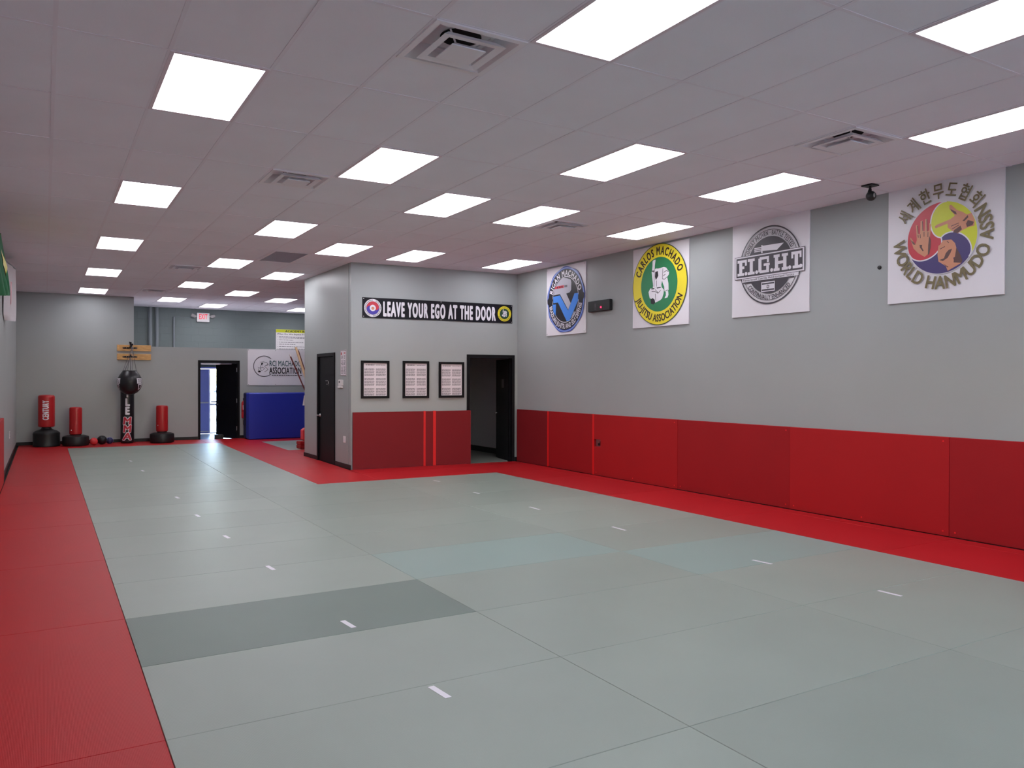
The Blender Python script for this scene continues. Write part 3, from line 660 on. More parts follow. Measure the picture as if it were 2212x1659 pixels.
# white strip under the band, then the band
mb = MB().poly(PR, [(7.23, 2.835), (6.35, 2.835), (6.35, 2.786), (7.23, 2.786)], lay(1)); obj('emblem_band', mb, M_WHITEI, t)
mb = MB().poly(PR, [(7.212, 2.786), (6.411, 2.786), (6.411, 2.768), (7.212, 2.768)], lay(2)).poly(PR, [(7.355, 3.117), (6.26, 3.117), (6.26, 2.827), (7.355, 2.827)], lay(2)); obj('emblem_band', mb, M_INKD, t)
obj('emblem_band', MB().poly(PR, [(7.347, 3.111), (6.268, 3.111), (6.268, 2.833), (7.347, 2.833)], lay(3)), M_WHITEI, t)
obj('emblem_band', MB().poly(PR, [(7.325, 3.096), (6.29, 3.096), (6.29, 2.85), (7.325, 2.85)], lay(4)), M_INKD, t)
mb = MB()
def R_(x0, x1, z0, z1): mb.poly(PR, [(7.305-x0, z0), (7.305-x1, z0), (7.305-x1, z1), (7.305-x0, z1)], lay(5)+0.00001*len(mb.f))
B0, B1 = 2.872, 3.072; H = B1-B0; sw = 0.05; bs = 0.034
def dot(x):
    mb.disc(PR, (7.305-x, B0+0.021), 0.023, lay(5)+0.00001*len(mb.f), 16)
# F
R_(0.03, 0.03+sw, B0+bs, B1-bs); R_(0.0, 0.11, B0, B0+bs); R_(0.0, 0.155, B1-bs, B1); R_(0.125, 0.155, B1-0.075, B1-bs); R_(0.03+sw, 0.115, B0+0.085, B0+0.12); dot(0.142)
# I
R_(0.205, 0.205+sw, B0+bs, B1-bs); R_(0.172, 0.285, B0, B0+bs); R_(0.172, 0.285, B1-bs, B1); dot(0.318)
# G
gx = 0.345
R_(gx, gx+sw, B0+0.03, B1-0.03); R_(gx+0.02, gx+0.15, B1-bs, B1); R_(gx+0.02, gx+0.15, B0, B0+bs); R_(gx+0.125, gx+0.17, B0+0.0, B0+0.105); R_(gx+0.085, gx+0.18, B0+0.085, B0+0.115); R_(gx+0.135, gx+0.168, B1-0.075, B1); R_(gx, gx+0.03, B0+0.015, B1-0.015); dot(0.555)
# H
hx_ = 0.585
for q in (0, 0.125): R_(hx_+q+0.02, hx_+q+0.02+sw, B0+bs, B1-bs); R_(hx_+q, hx_+q+0.092, B0, B0+bs); R_(hx_+q, hx_+q+0.092, B1-bs, B1)
R_(hx_+0.07, hx_+0.145, B0+0.082, B0+0.118); dot(0.828)
# T
R_(0.852+0.0, 1.0, B1-bs, B1); R_(0.90, 0.90+sw, B0+bs, B1-bs); R_(0.872, 0.98, B0, B0+bs); R_(0.852, 0.88, B1-0.078, B1-bs); R_(0.972, 1.0, B1-0.078, B1-bs); dot(0.99)
obj('lettering', mb, M_WHITEI, t)
mb = MB(); text_line(mb, PR, 'Fierce Israeli Guerilla Hand-to-hand Tactics', 7.215, 2.795, 0.026, lay(2), 0.80, 0.012, -1); obj('lettering', mb, M_INKD, t)
obj('flag_print', MB().poly(PR, [(6.915, 2.757), (6.702, 2.757), (6.702, 2.636), (6.915, 2.636)], lay(3)), M_WHITEI, t)
mb = MB().poly(PR, [(6.905, 2.744), (6.712, 2.744), (6.712, 2.726), (6.905, 2.726)], lay(4)).poly(PR, [(6.905, 2.666), (6.712, 2.666), (6.712, 2.648), (6.905, 2.648)], lay(4))
for a0 in (90, 270): mb.stroke(PR, [(6.808+0.025*math.cos(math.radians(a0+120*q)), 2.696+0.025*math.sin(math.radians(a0+120*q))) for q in range(4)], 0.005, lay(4))
obj('flag_print', mb, M_INKD, t)
# 4. three-colour swirl with hands
t = banner(4.022, 5.203, 2.348, 3.548, 'white square banner with a red, yellow and violet swirl of three hands', grom=False)
c = (4.62, 2.963); RR = 0.355
obj('emblem_disc', MB().disc(PR, c, RR+0.006, lay(0), 64), M_WHITEI, t)
def arc(cc, r, a0, a1, n_=24): return [(cc[0]+r*math.cos(math.radians(a0+(a1-a0)*i/n_)), cc[1]+r*math.sin(math.radians(a0+(a1-a0)*i/n_))) for i in range(n_+1)]
# angles as the reader sees them; the reader's right is -y
def mir(pts): return [(2*c[0]-a, b) for a, b in pts]
cu_ = (c[0], c[1])
def bend(th):       # the curve from the rim point at angle th to the centre, bulging anticlockwise
    ca, sa = math.cos(math.radians(th)), math.sin(math.radians(th)); o = []
    for i in range(29):
        q = math.pi*i/28; al = RR/2+RR/2*math.cos(q); pe = RR/2*0.76*math.sin(q); o.append((c[0]+al*ca-pe*sa, c[1]+al*sa+pe*ca))
    return o
def lobe(th): return arc(c, RR, th, th+120, 32)+bend(th+120)[1:]+bend(th)[::-1][1:-1]
for th, m in ((81, M_REDI), (201, M_PURP), (-39, M_LIME)):
    obj('emblem_swirl', MB().poly(PR, mir(lobe(th)), lay(1)), m, t)
mb = MB()
for th in (81, 201, -39): mb.stroke(PR, mir(bend(th)), 0.013, lay(2))
obj('emblem_swirl', mb, M_WHITEI, t)
for hp, shp, stp in (
        ([(4.947, 3.005), (4.94, 3.013), (4.89, 2.935), (4.875, 2.975), (4.886, 3.128), (4.869, 3.13), (4.855, 3.038), (4.84, 3.036), (4.836, 3.166), (4.812, 3.167), (4.803, 3.058), (4.792, 3.056), (4.787, 3.177), (4.765, 3.173), (4.76, 3.042), (4.743, 3.058), (4.742, 3.132), (4.722, 3.11), (4.733, 2.991), (4.747, 2.9), (4.756, 2.818), (4.79, 2.794), (4.859, 2.841), (4.909, 2.895)],
         [[(4.743, 3.002), (4.725, 2.953), (4.728, 2.879), (4.742, 2.816), (4.756, 2.809), (4.752, 2.91)], [(4.94, 2.985), (4.91, 2.962), (4.889, 2.93), (4.914, 2.939)], [(4.845, 2.924), (4.815, 2.919), (4.82, 2.897), (4.8, 2.857), (4.81, 2.853), (4.84, 2.895)]],
         [[(4.862, 3.03), (4.858, 3.0)], [(4.838, 3.03), (4.835, 2.99)], [(4.797, 3.05), (4.797, 3.0)], [(4.755, 3.04), (4.757, 2.99)], [(4.868, 3.12), (4.86, 3.04)], [(4.815, 3.16), (4.81, 3.06)], [(4.768, 3.17), (4.764, 3.05)]]),
        ([(4.686, 3.085), (4.662, 3.1), (4.527, 3.131), (4.481, 3.16), (4.536, 3.233), (4.538, 3.27), (4.518, 3.27), (4.463, 3.21), (4.409, 3.183), (4.364, 3.148), (4.32, 3.158), (4.289, 3.081), (4.293, 3.029), (4.345, 3.025), (4.408, 3.004), (4.453, 2.979), (4.508, 3.011), (4.554, 3.054), (4.554, 3.091), (4.676, 3.065)],
         [[(4.489, 3.017), (4.426, 3.051), (4.412, 3.013), (4.453, 2.982), (4.498, 2.996)], [(4.408, 3.093), (4.355, 3.142), (4.35, 3.119), (4.386, 3.089)], [(4.372, 3.06), (4.355, 3.093), (4.319, 3.078), (4.297, 3.065), (4.31, 3.037), (4.363, 3.028)], [(4.527, 3.231), (4.472, 3.194), (4.463, 3.165), (4.481, 3.173), (4.518, 3.211)]],
         [[(4.52, 3.06), (4.44, 3.08)], [(4.51, 3.03), (4.44, 3.06)]]),
        ([(4.632, 2.893), (4.6, 2.934), (4.516, 2.93), (4.479, 2.889), (4.466, 2.842), (4.479, 2.753), (4.497, 2.747), (4.483, 2.7), (4.415, 2.687), (4.551, 2.625), (4.57, 2.674), (4.646, 2.729), (4.656, 2.804), (4.647, 2.886)],
         [[(4.636, 2.742), (4.589, 2.754), (4.571, 2.802), (4.543, 2.83), (4.507, 2.838), (4.525, 2.796), (4.552, 2.754), (4.599, 2.728)], [(4.479, 2.753), (4.466, 2.842), (4.424, 2.764), (4.406, 2.708), (4.415, 2.687), (4.492, 2.701), (4.49, 2.741)], [(4.599, 2.705), (4.542, 2.662), (4.524, 2.669), (4.552, 2.658)]],
         [[(4.63, 2.85), (4.58, 2.87)], [(4.56, 2.92), (4.54, 2.90)]]),
        ):
    hd = obj('hand_print', MB().poly(PR, hp, lay(3)), M_SKIN, t); mb = MB()
    for pl in shp: mb.poly(PR, pl, lay(4))
    for q in stp: mb.stroke(PR, q, 0.007, lay(4))
    obj('shading', mb, M_SKIND, hd)
mb = MB(); text_arc(mb, PR, '\uc138\uacc4\ud55c\ubb34\ub3c4\ud611\ud68c', c, 0.405, 0.12, lay(1), 94, 120, 0.022, -1); obj('lettering', mb, M_OLIVE, t); mb = MB()
text_arc(mb, PR, 'WORLD HANMUDO ASSN', c, 0.508, 0.128, lay(1), 285, 216, 0.03, -1, False)
obj('lettering', mb, M_OLIVE, t)

# small wall and ceiling items
t = thing('round_timer', 'black wall timer box with a red light on the right wall', 'timer', (XR, 10.24, 2.64))
obj('case', MB().cbox((XR-0.06, 9.95, 2.64), (XR-0.001, 10.52, 2.815), 0.008), M_BLACKP, t)
mb = MB().lathe([(0.016, 0), (0.013, 0.01), (0.005, 0.014)], (0, 0, 0), 16); mb.v = [(XR-0.06-z, 10.17+x, 2.70+y) for x, y, z in mb.v]; obj('red_lamp', mb, M_LED, t, label='glowing red indicator lamp')
mb = MB().lathe([(0.04, 0), (0.04, 0.002)], (0, 0, 0), 24); mb.v = [(XR-0.06-z, 10.17+x, 2.70+y) for x, y, z in mb.v]; obj('lamp_bezel', mb, mat('dark_red_plastic', rgb(60, 14, 22), 0.4), t)
mb = MB()
for q in range(3):
    for p_ in range(5): mb.pbox(PR, 10.30+0.016*q, 10.309+0.016*q, 2.675+0.02*p_, 2.686+0.02*p_, 0.0605, 0.0595)
obj('button_marks', mb, M_INKG, t)
t = thing('security_camera', 'small black ball camera hanging from the ceiling before the right wall', 'camera', (7.25, 5.1, ZC))
mb = MB().box((7.19, 5.04, ZC-0.012), (7.31, 5.16, ZC)); obj('mount_plate', mb, M_BLACKP, t)
obj('stem', MB().tube([(7.25, 5.1, ZC-0.01), (7.25, 5.1, ZC-0.06), (7.245, 5.09, ZC-0.065)], 0.012, 10).tube([(7.25, 5.1, ZC-0.045), (7.235, 5.1, ZC-0.075)], 0.016, 10), M_BLACKP, t, 40)
obj('ball_head', MB().ball((7.25, 5.09, ZC-0.112), 0.05, 20), M_BLACKP, t, 60)
mb = MB().lathe([(0.024, 0), (0.022, 0.006), (0.012, 0.002)], (0, 0, 0), 18); mb.v = [(7.25-0.6*x*0-0.0+y*0.5-0.02, 5.09-0.047-z, ZC-0.115+x) for x, y, z in mb.v]; obj('lens', mb, M_GREYPL, t, 40)
mb = MB().lathe([(0.022, 0), (0.02, 0.012), (0.008, 0.016)], (0, 0, 0), 16); mb.v = [(XR-z, 5.313+x, 2.752+y) for x, y, z in mb.v]
tag(obj('round_fixture', mb, M_BLACKP, None, 40), 'tiny round black fixture on the right wall beside the swirl banner', 'fixture')

# ------------------------------------------------------------------ partition front: slogan banner, posters, doorway
t = thing('slogan_banner', 'long black banner with white slogan lettering above the framed posters', 'banner', PF(1.65, 2.6, 0.01))
n_ = 30; vs = []
for dq in (0, 1):
    for q in range(n_+1):
        u = q/n_; s_ = 0.195+2.915*u
        for v in (0, 0.5, 1): vs.append(PF(s_, 2.60+0.346*v+0.006*math.sin(u*math.pi*2)**2*(v-0.5), (0.012+0.003*math.sin(u*23+v*2)) if dq == 0 else 0.002))
fs = []; N2 = (n_+1)*3
for q in range(n_):
    for v in range(2): a = q*3+v; fs += [(a, a+3, a+4, a+1), (N2+a, N2+a+1, N2+a+4, N2+a+3)]
    fs += [(q*3, N2+q*3, N2+q*3+3, q*3+3), (q*3+2, q*3+5, N2+q*3+5, N2+q*3+2)]
fs += [(0, 1, N2+1, N2), (1, 2, N2+2, N2+1), (n_*3, N2+n_*3, N2+n_*3+1, n_*3+1), (n_*3+1, N2+n_*3+1, N2+n_*3+2, n_*3+2)]
obj('sheet', MB().add(vs, fs), mat('black_banner_vinyl', rgb(22, 20, 28), 0.3, 0.25), t)
mb = MB(); text_line(mb, PF, 'LEAVE YOUR EGO AT THE DOOR', 0.555, 2.645, 0.238, 0.018, 2.20, 0.072); obj('lettering', mb, M_WHITEI, t)
c = (0.377, 2.768)
obj('emblem_ring', MB().ring(PF, c, 0.115, 0.155, 0.017), M_WHITEI, t)
mb = MB()
for q in range(34):
    if q in (7, 8, 24, 25): continue
    a = math.radians(q*360/34); e = (c[0]+0.135*math.cos(a), c[1]+0.135*math.sin(a)); ca, sa = math.cos(a), math.sin(a)
    for (p0, p1) in (((-0.014, -0.007), (0.014, -0.003)), ((-0.014, 0.003), (0.008, 0.007)), ((-0.003, -0.006), (0.003, 0.006))):
        mb.poly(PF, [(e[0]+ca*x-sa*y, e[1]+sa*x+ca*y) for x, y in ((p0[0], p0[1]), (p1[0], p0[1]), (p1[0], p1[1]), (p0[0], p1[1]))], 0.0178+0.00003*(len(mb.f) % 3))
obj('emblem_ring', mb, M_INK, t)
def tai(c, r, up):
    if up: return arc(c, r, 20, 200)+arc((c[0]-r/2*math.cos(math.radians(20)), c[1]-r/2*math.sin(math.radians(20))), r/2, 200, 20, 14)[1:]+arc((c[0]+r/2*math.cos(math.radians(20)), c[1]+r/2*math.sin(math.radians(20))), r/2, 200, 380, 14)[1:-1]
    return arc(c, r, 200, 380)+arc((c[0]+r/2*math.cos(math.radians(20)), c[1]+r/2*math.sin(math.radians(20))), r/2, 380, 200, 14)[1:]+arc((c[0]-r/2*math.cos(math.radians(20)), c[1]-r/2*math.sin(math.radians(20))), r/2, 20, 200, 14)[1:-1]
obj('emblem_disc', MB().poly(PF, tai(c, 0.113, True), 0.017), M_REDI, t); obj('emblem_disc', MB().poly(PF, tai(c, 0.113, False), 0.017), mat('royal_violet_ink', rgb(66, 56, 160), 0.36), t)
obj('emblem_disc', MB().disc(PF, c, 0.055, 0.0178, 24), M_WHITEI, t); obj('emblem_disc', MB().disc(PF, (c[0], c[1]-0.005), 0.028, 0.0186, 10), M_SKIN, t)
c = (2.938, 2.772)
obj('emblem_ring', MB().disc(PF, c, 0.142, 0.017, 48), M_YEL, t); obj('emblem_disc', MB().disc(PF, c, 0.098, 0.0178, 40), M_DGRNI, t)
kk = 0.24; X2 = lambda s, tt, d: PF(c[0]+(8.825-s)*kk, c[1]+(tt-2.93)*kk, d)
mbw, mbd = MB(), MB(); grapplers(mbw, mbd, X2, 0.0186); obj('grappler_figures', mbw, M_WHITEI, t); obj('figure_lines', mbd, M_INK, t)
mb = MB(); text_arc(mb, PF, 'CARLOS MACHADO', c, 0.106, 0.026, 0.0186, 90, 146, 0.0); obj('lettering', mb, M_DGRNI, t); mb = MB(); text_arc(mb, PF, 'JIU-JITSU ASSOCIATION', c, 0.133, 0.024, 0.0186, 270, 138, 0.0, 1, False); obj('lettering', mb, M_DGRNI, t)
for (s_, z_) in ((0.215, 2.925), (0.215, 2.62), (1.65, 2.932), (1.65, 2.615), (3.09, 2.925), (3.09, 2.62)):
    obj('grommet', MB().disc(PF, (s_, z_), 0.009, 0.0172, 12), M_STEEL, t)

def poster(s0, s1, z0, z1, label, seed):
    rnd = random.Random(seed)
    t = thing('framed_poster', label, 'poster', PF((s0+s1)/2, z0, 0.0), 'framed posters on the partition')
    fw_ = 0.042; mb = MB()
    mb.pbox(PF, s0, s1, z1-fw_, z1, 0.03, 0.002).pbox(PF, s0, s1, z0, z0+fw_, 0.03, 0.002).pbox(PF, s0, s0+fw_, z0+fw_, z1-fw_, 0.03, 0.002).pbox(PF, s1-fw_, s1, z0+fw_, z1-fw_, 0.03, 0.002)
    obj('frame', mb, M_BLACK, t); obj('sheet', MB().pbox(PF, s0+fw_, s1-fw_, z0+fw_, z1-fw_, 0.014, 0.002), M_PAPER, t)
    a0, a1, b0, b1 = s0+fw_, s1-fw_, z0+fw_, z1-fw_; W_, H_ = a1-a0, b1-b0
    tm, gmn = MB(), MB()
    q = a0+0.09*W_
    while q < a0+0.46*W_:
        l_ = rnd.uniform(0.02, 0.05); tm.pbox(PF, q, min(q+l_, a0+0.46*W_), b1-0.065*H_, b1-0.045*H_, 0.0146, 0.0138); q += l_+0.008
    q = a0+0.53*W_
    while q < a0+0.93*W_:
        l_ = rnd.uniform(0.02, 0.05); gmn.pbox(PF, q, min(q+l_, a0+0.93*W_), b1-0.066*H_, b1-0.052*H_, 0.0146, 0.0138); q += l_+0.006
    for ctop in (0.165, 0.46, 0.76):
        for r in range(3):
            for cc in (0.04, 0.53):
                for ln in range(4):
                    zt = b1-(ctop+0.082*r+0.0165*ln)*H_
                    q = a0+cc*W_; e = a0+(cc+0.42)*W_-rnd.uniform(0, 0.05)*W_*(ln == 3)
                    while q < e:
                        l_ = rnd.uniform(0.012, 0.05); gmn.pbox(PF, q, min(q+l_, e), zt-0.010*H_, zt, 0.0146, 0.0138); q += l_+rnd.uniform(0.004, 0.008)
    obj('title_print', tm, M_INK, t); obj('text_print', gmn, M_INKG, t)
poster(0.172, 0.677, 1.21, 1.86, 'black framed sheet of small text, nearest the partition corner', 1)
poster(0.926, 1.421, 1.208, 1.864, 'black framed sheet of small text, middle of the three', 2)
poster(1.612, 2.108, 1.210, 1.857, 'black framed sheet of small text, next to the dark doorway', 3)

d3 = sroot('door_3', PF(2.66, 0, 0))
mb = MB().pbox(PF, DS0, DS0+0.055, -0.04, DT, 0.02, -0.13).pbox(PF, DS1-0.055, DS1, -0.04, DT, 0.02, -0.13).pbox(PF, DS0+0.055, DS1-0.055, DT-0.06, DT, 0.02, -0.13)
obj('door_frame', mb, M_BLACK, d3)
hg = Vector(PF(DS1-0.06, 0, -0.06)); la = math.radians(78); ld = Vector((math.cos(la), math.sin(la), 0)); ln_ = Vector((-ld.y, ld.x, 0))
def PD(s, t_, d): q = hg+ld*s+ln_*d; return (q.x, q.y, t_)
lf = obj('door_leaf', MB().pbox(PD, 0.0, 0.87, -0.005, 1.93, 0.0, -0.042), M_BLACK, d3)
mb = MB(); mb.tube([PD(0.81, 0.88, 0.0), PD(0.81, 0.88, 0.05), PD(0.72, 0.88, 0.055)], 0.010, 8); obj('door_handle', mb, M_CHAIN, lf, 40)
obj('door_sign', MB().pbox(PD, 0.36, 0.5, 1.38, 1.55, 0.004, 0.0), M_INKD, lf)

# ------------------------------------------------------------------ partition side: closet door, notice, thermostat
d2 = sroot('door_2', (4.5, 14.38, 0))
mb = MB().pbox(PS, 13.85, 13.91, -0.04, 2.02, 0.018, -0.12).pbox(PS, 14.85, 14.91, -0.04, 2.02, 0.018, -0.12).pbox(PS, 13.91, 14.85, 1.96, 2.02, 0.018, -0.12)
obj('door_frame', mb, M_BLACK, d2)
lf = obj('door_leaf', MB().pbox(PS, 13.915, 14.845, -0.01, 1.955, -0.012, -0.055), M_BLACK, d2)
mb = MB().tube([PS(14.79, 0.855, -0.012), PS(14.79, 0.855, 0.05), PS(14.67, 0.862, 0.055)], 0.012, 10); mb2 = MB().lathe([(0.032, 0), (0.028, 0.012)], (0, 0, 0), 18); mb2.v = [(4.512-z, 14.79+x, 0.855+y) for x, y, z in mb2.v]; mb.add(mb2.v, mb2.f)
obj('door_handle', mb, M_STEEL, lf, 40)
mb = MB()
for (ss, zz, ww, hh) in ((14.30, 1.505, 0.16, 0.012), (14.34, 1.44, 0.05, 0.014), (14.25, 1.455, 0.05, 0.045), (14.25, 1.43, 0.03, 0.01)): mb.pbox(PS, ss, ss+ww, zz, zz+hh, -0.011, -0.0125)
obj('door_sign', mb, M_GREYPL, lf)
for zz in (0.25, 1.02, 1.75): obj('hinge', MB().pbox(PS, 13.9, 13.93, zz, zz+0.09, 0.002, -0.014), M_BLACKP, lf)
t = thing('notice_sheet', 'narrow white printed notice beside the closed black door', 'notice', (4.5, 13.39, 1.6))
obj('sheet', MB().pbox(PS, 13.235, 13.55, 1.60, 2.05, 0.006, 0.001), M_PAPER, t)
mb = MB()
for (a, b, za, zb) in ((13.24, 13.545, 1.605, 1.612), (13.24, 13.545, 2.038, 2.045), (13.24, 13.246, 1.605, 2.045), (13.539, 13.545, 1.605, 2.045)): mb.pbox(PS, a, b, za, zb, 0.0068, 0.0058)
obj('border_print', mb, M_SKIND, t)
mb = MB(); rnd = random.Random(5)
for q in range(15):
    zz = 1.94-0.0215*q
    if q in (3, 8): continue
    for (a, b) in ((13.27, 13.38), (13.40, 13.51)): mb.pbox(PS, a+rnd.uniform(0, 0.03), b-rnd.uniform(0, 0.03), zz, zz+0.010, 0.0068, 0.0058)
obj('text_print', mb, M_INKG, t); obj('logo_print', MB().pbox(PS, 13.46, 13.52, 1.965, 2.01, 0.0068, 0.0058).pbox(PS, 13.28, 13.36, 1.985, 2.005, 0.0068, 0.0058), M_REDI, t)
t = thing('thermostat', 'white wall thermostat below the printed notice', 'thermostat', (4.5, 13.5, 1.39))
obj('case', MB().cbox((4.5-0.03, 13.40, 1.425), (4.5-0.001, 13.59, 1.53), 0.006).cbox((4.5-0.035, 13.42, 1.385), (4.5-0.001, 13.61, 1.422), 0.006), M_WHITEPL, t)
obj('display', MB().pbox(PS, 13.50, 13.56, 1.475, 1.51, 0.0315, 0.0295), M_INKD, t)
t = thing('light_switch', 'low white switch plate between the black door and the corner', 'switch', (4.5, 13.325, 0.44))
obj('plate', MB().cbox((4.5-0.008, 13.265, 0.435), (4.5-0.0005, 13.385, 0.55), 0.003), M_WHITEPL, t); obj('rocker', MB().pbox(PS, 13.30, 13.35, 0.465, 0.52, 0.012, 0.008), M_PAPER, t)

# ------------------------------------------------------------------ back wall: exit door and vestibule
d1 = sroot('door_1', (3.875, YB, 0))
mb = MB().pbox(PB, 3.365, 3.42, -0.04, 2.015, 0.02, -0.13).pbox(PB, 4.33, 4.385, -0.04, 2.015, 0.02, -0.13).pbox(PB, 3.42, 4.33, 1.95, 2.015, 0.02, -0.13)
obj('door_frame', mb, M_BLACK, d1)
hg1 = Vector((4.325, YB+0.06, 0)); la = math.radians(180-66); ld1 = Vector((math.cos(la), math.sin(la), 0)); ln1 = Vector((-ld1.y, ld1.x, 0))
def PD1(s, t_, d): q = hg1+ld1*s+ln1*d; return (q.x, q.y, t_)
lf = obj('door_leaf', MB().pbox(PD1, 0.005, 0.90, -0.02, 1.94, 0.0, -0.044), M_BLACK, d1)
mb = MB().tube([PD1(0.84, 0.86, 0.0), PD1(0.84, 0.86, 0.05), PD1(0.74, 0.865, 0.055)], 0.011, 10).tube([PD1(0.84, 0.86, -0.04), PD1(0.84, 0.86, -0.09), PD1(0.75, 0.865, -0.095)], 0.011, 10); obj('door_handle', mb, M_STEEL, lf, 40)
for zz in (0.2, 0.92, 1.72): obj('hinge', MB().tube([(4.322, YB+0.035, zz), (4.322, YB+0.035, zz+0.11)], 0.012, 8), M_STEEL, lf)
obj('door_closer', MB().box((3.44, YB+0.0, 1.905), (3.9, YB+0.06, 1.94)).tube([(3.9, YB+0.03, 1.925), (4.2, YB+0.1, 1.93)], 0.012, 8), M_VENT, lf)
tag(obj('door_stop_box', MB().cbox((3.80, 21.42, -0.04), (3.99, 21.60, 0.10), 0.006).cbox((3.92, 21.40, 0.055), (4.0, 21.42, 0.09), 0.003), M_BLACKP), 'small black box on the floor holding the exit door open', 'box')
d4 = sroot('door_4', (4.0, YBLK, 0))
mb = MB().pbox(PK, 3.02, 3.08, -0.04, 1.88, 0.02, -0.12).pbox(PK, 4.96, 5.02, -0.04, 1.88, 0.02, -0.12).pbox(PK, 3.08, 4.96, 1.83, 1.88, 0.02, -0.12)
obj('door_frame', mb, M_VIOLET, d4)
lf = obj('door_leaf', MB().pbox(PK, 3.09, 4.085, -0.03, 1.825, -0.03, -0.075), M_VIOLET, d4, label='solid leaf tinted blue-violet by painted-in daylight bloom')
mb = MB().tube([PK(3.2, 0.86, 0.03), PK(4.06, 0.86, 0.03)], 0.02, 8).tube([PK(3.25, 0.86, -0.03), PK(3.25, 0.86, 0.03)], 0.015, 8).tube([PK(4.0, 0.86, -0.03), PK(4.0, 0.86, 0.03)], 0.015, 8); obj('push_bar', mb, M_VENT, lf, 40)
obj('kick_strip', MB().pbox(PK, 3.1, 4.08, 0.02, 0.045, -0.025, -0.03), M_VENT, lf)
obj('notice', MB().pbox(PK, 3.70, 3.845, 1.35, 1.62, -0.026, -0.03), M_PAPER, lf)
gl = MB().pbox(PK, 4.09, 4.115, -0.03, 1.825, -0.02, -0.08).pbox(PK, 4.93, 4.955, -0.03, 1.825, -0.02, -0.08).pbox(PK, 4.115, 4.93, 0.78, 0.83, -0.02, -0.08).pbox(PK, 4.115, 4.93, -0.03, 0.0, -0.02, -0.08)
lg = obj('glass_leaf_frame', gl, M_VENT, d4); obj('glass_pane', MB().pbox(PK, 4.115, 4.93, 0.0, 1.825, -0.048, -0.052), M_GLASS, lg); obj('push_bar', MB().tube([PK(4.12, 0.88, 0.03), PK(4.9, 0.88, 0.03)], 0.02, 8), M_VENT, lg)
struct('floor_vestibule', MB().box((1.9, YB+0.0, -0.0415), (5.3, 24.2, -0.04)), mat('vestibule_tile', rgb(150, 150, 158), 0.3, 0.5))
# outdoors
g_ = struct('ground_outside', MB().box((-60, 24.2, -0.25), (70, 120, -0.08)), M_CONC)
def car(x, y, mbody, label, tall):
    t = thing('parked_car', label, 'car', (x, y, -0.08)); z = -0.08
    prof = [(-2.2, 0.3), (-2.25, 0.75), (-2.1, 0.98), (-1.15, 1.05), (-0.55, tall), (1.25, tall+0.02), (1.95, 1.1), (2.2, 1.0), (2.25, 0.45), (2.15, 0.3)]
    n_ = len(prof); mb = MB()
    mb.add([(x+a, y-0.88+(0.12 if b > 1.1 else 0), z+b) for a, b in prof]+[(x+a, y+0.88-(0.12 if b > 1.1 else 0), z+b) for a, b in prof], [tuple(range(n_)), tuple(range(2*n_-1, n_-1, -1))]+[(i, i+n_, (i+1) % n_+n_, (i+1) % n_) for i in range(n_)])
    obj('body', mb, mbody, t)
    for (pts) in ([(-0.95, 1.1), (-0.48, tall-0.08), (0.3, tall-0.08), (0.3, 1.1)], [(0.4, 1.1), (0.4, tall-0.08), (1.2, tall-0.08), (1.7, 1.12)]):
        obj('window', MB().add([(x+a, y-0.885+0.10*(b-1.05)/(tall-1.05), z+b) for a, b in pts], [(0, 1, 2, 3)]), M_GLASSD, t)
    for sx in (-1.4, 1.4):
        for sy_ in (-0.8, 0.8):
            mb = MB().lathe([(0.05, -0.1), (0.33, -0.1), (0.34, 0.0), (0.33, 0.1), (0.05, 0.1)], (0, 0, 0), 22); mb.v = [(x+sx+a, y+sy_+c_, z+0.34+b) for a, b, c_ in mb.v]; obj('wheel', mb, M_BLACKP, t, 40)
car(6.6, 33.5, M_CARW, 'white car parked outside beyond the exit door', 1.4)
car(9.4, 45.0, M_CART, 'blue-green van parked farther outside beyond the exit door', 2.0)

# ------------------------------------------------------------------ back wall fittings
t = thing('exit_sign', 'white exit sign with red letters and two lamp heads on the block wall', 'sign', (3.9, YBLK, 3.16))
obj('case', MB().cbox((3.74, YBLK-0.09, 3.165), (4.075, YBLK-0.002, 3.42), 0.008), M_WHITEPL, t)
mb = MB(); text_line(mb, PK, 'EXIT', 3.79, 3.245, 0.14, 0.0915, 0.235, 0.02); obj('lettering', mb, M_EXITR, t)
for sx, xc_ in ((-1, 3.645), (1, 4.165)):
    mb = MB().tube([(3.9+sx*0.165, YBLK-0.05, 3.32), (xc_-sx*0.04, YBLK-0.06, 3.325)], 0.015, 8); obj('arm', mb, M_WHITEPL, t)
    mb = MB().cbox((xc_-0.06, YBLK-0.12, 3.285), (xc_+0.06, YBLK-0.05, 3.375), 0.012); a = math.radians(18*sx)
    mb.v = [(xc_+(x-xc_)*math.cos(a)-(z-3.33)*math.sin(a), y, 3.33+(x-xc_)*math.sin(a)+(z-3.33)*math.cos(a)) for x, y, z in mb.v]; obj('lamp_head', mb, M_GREYPL, t)
for (x, r, lb) in ((2.53, 0.05, 'thick grey conduit pipe on the block wall, nearest the corner'), (2.70, 0.045, 'thick grey conduit pipe on the block wall, right of its twin')):
    tag(obj('conduit_pipe', MB().tube([(x, YBLK-r-0.001, 2.336), (x, YBLK-r-0.001, ZC-0.002)], r, 14), M_PIPE, None, 40), lb, 'pipe', 'conduit pipes on the block wall')
tag(obj('conduit_pipe', MB().tube([(3.14, YBLK-0.026, 2.336), (3.14, YBLK-0.026, 3.28)], 0.025, 10).tube([(3.14, YBLK-0.02, 3.28), (3.56, YBLK-0.02, 3.285)], 0.008, 8), M_PIPE, None, 40), 'thin grey conduit bending toward the exit sign', 'pipe', 'conduit pipes on the block wall')
t = thing('rules_sign', 'white rules sign with a yellow heading band above the white banner', 'sign', (6.6, YBLK, 2.34))
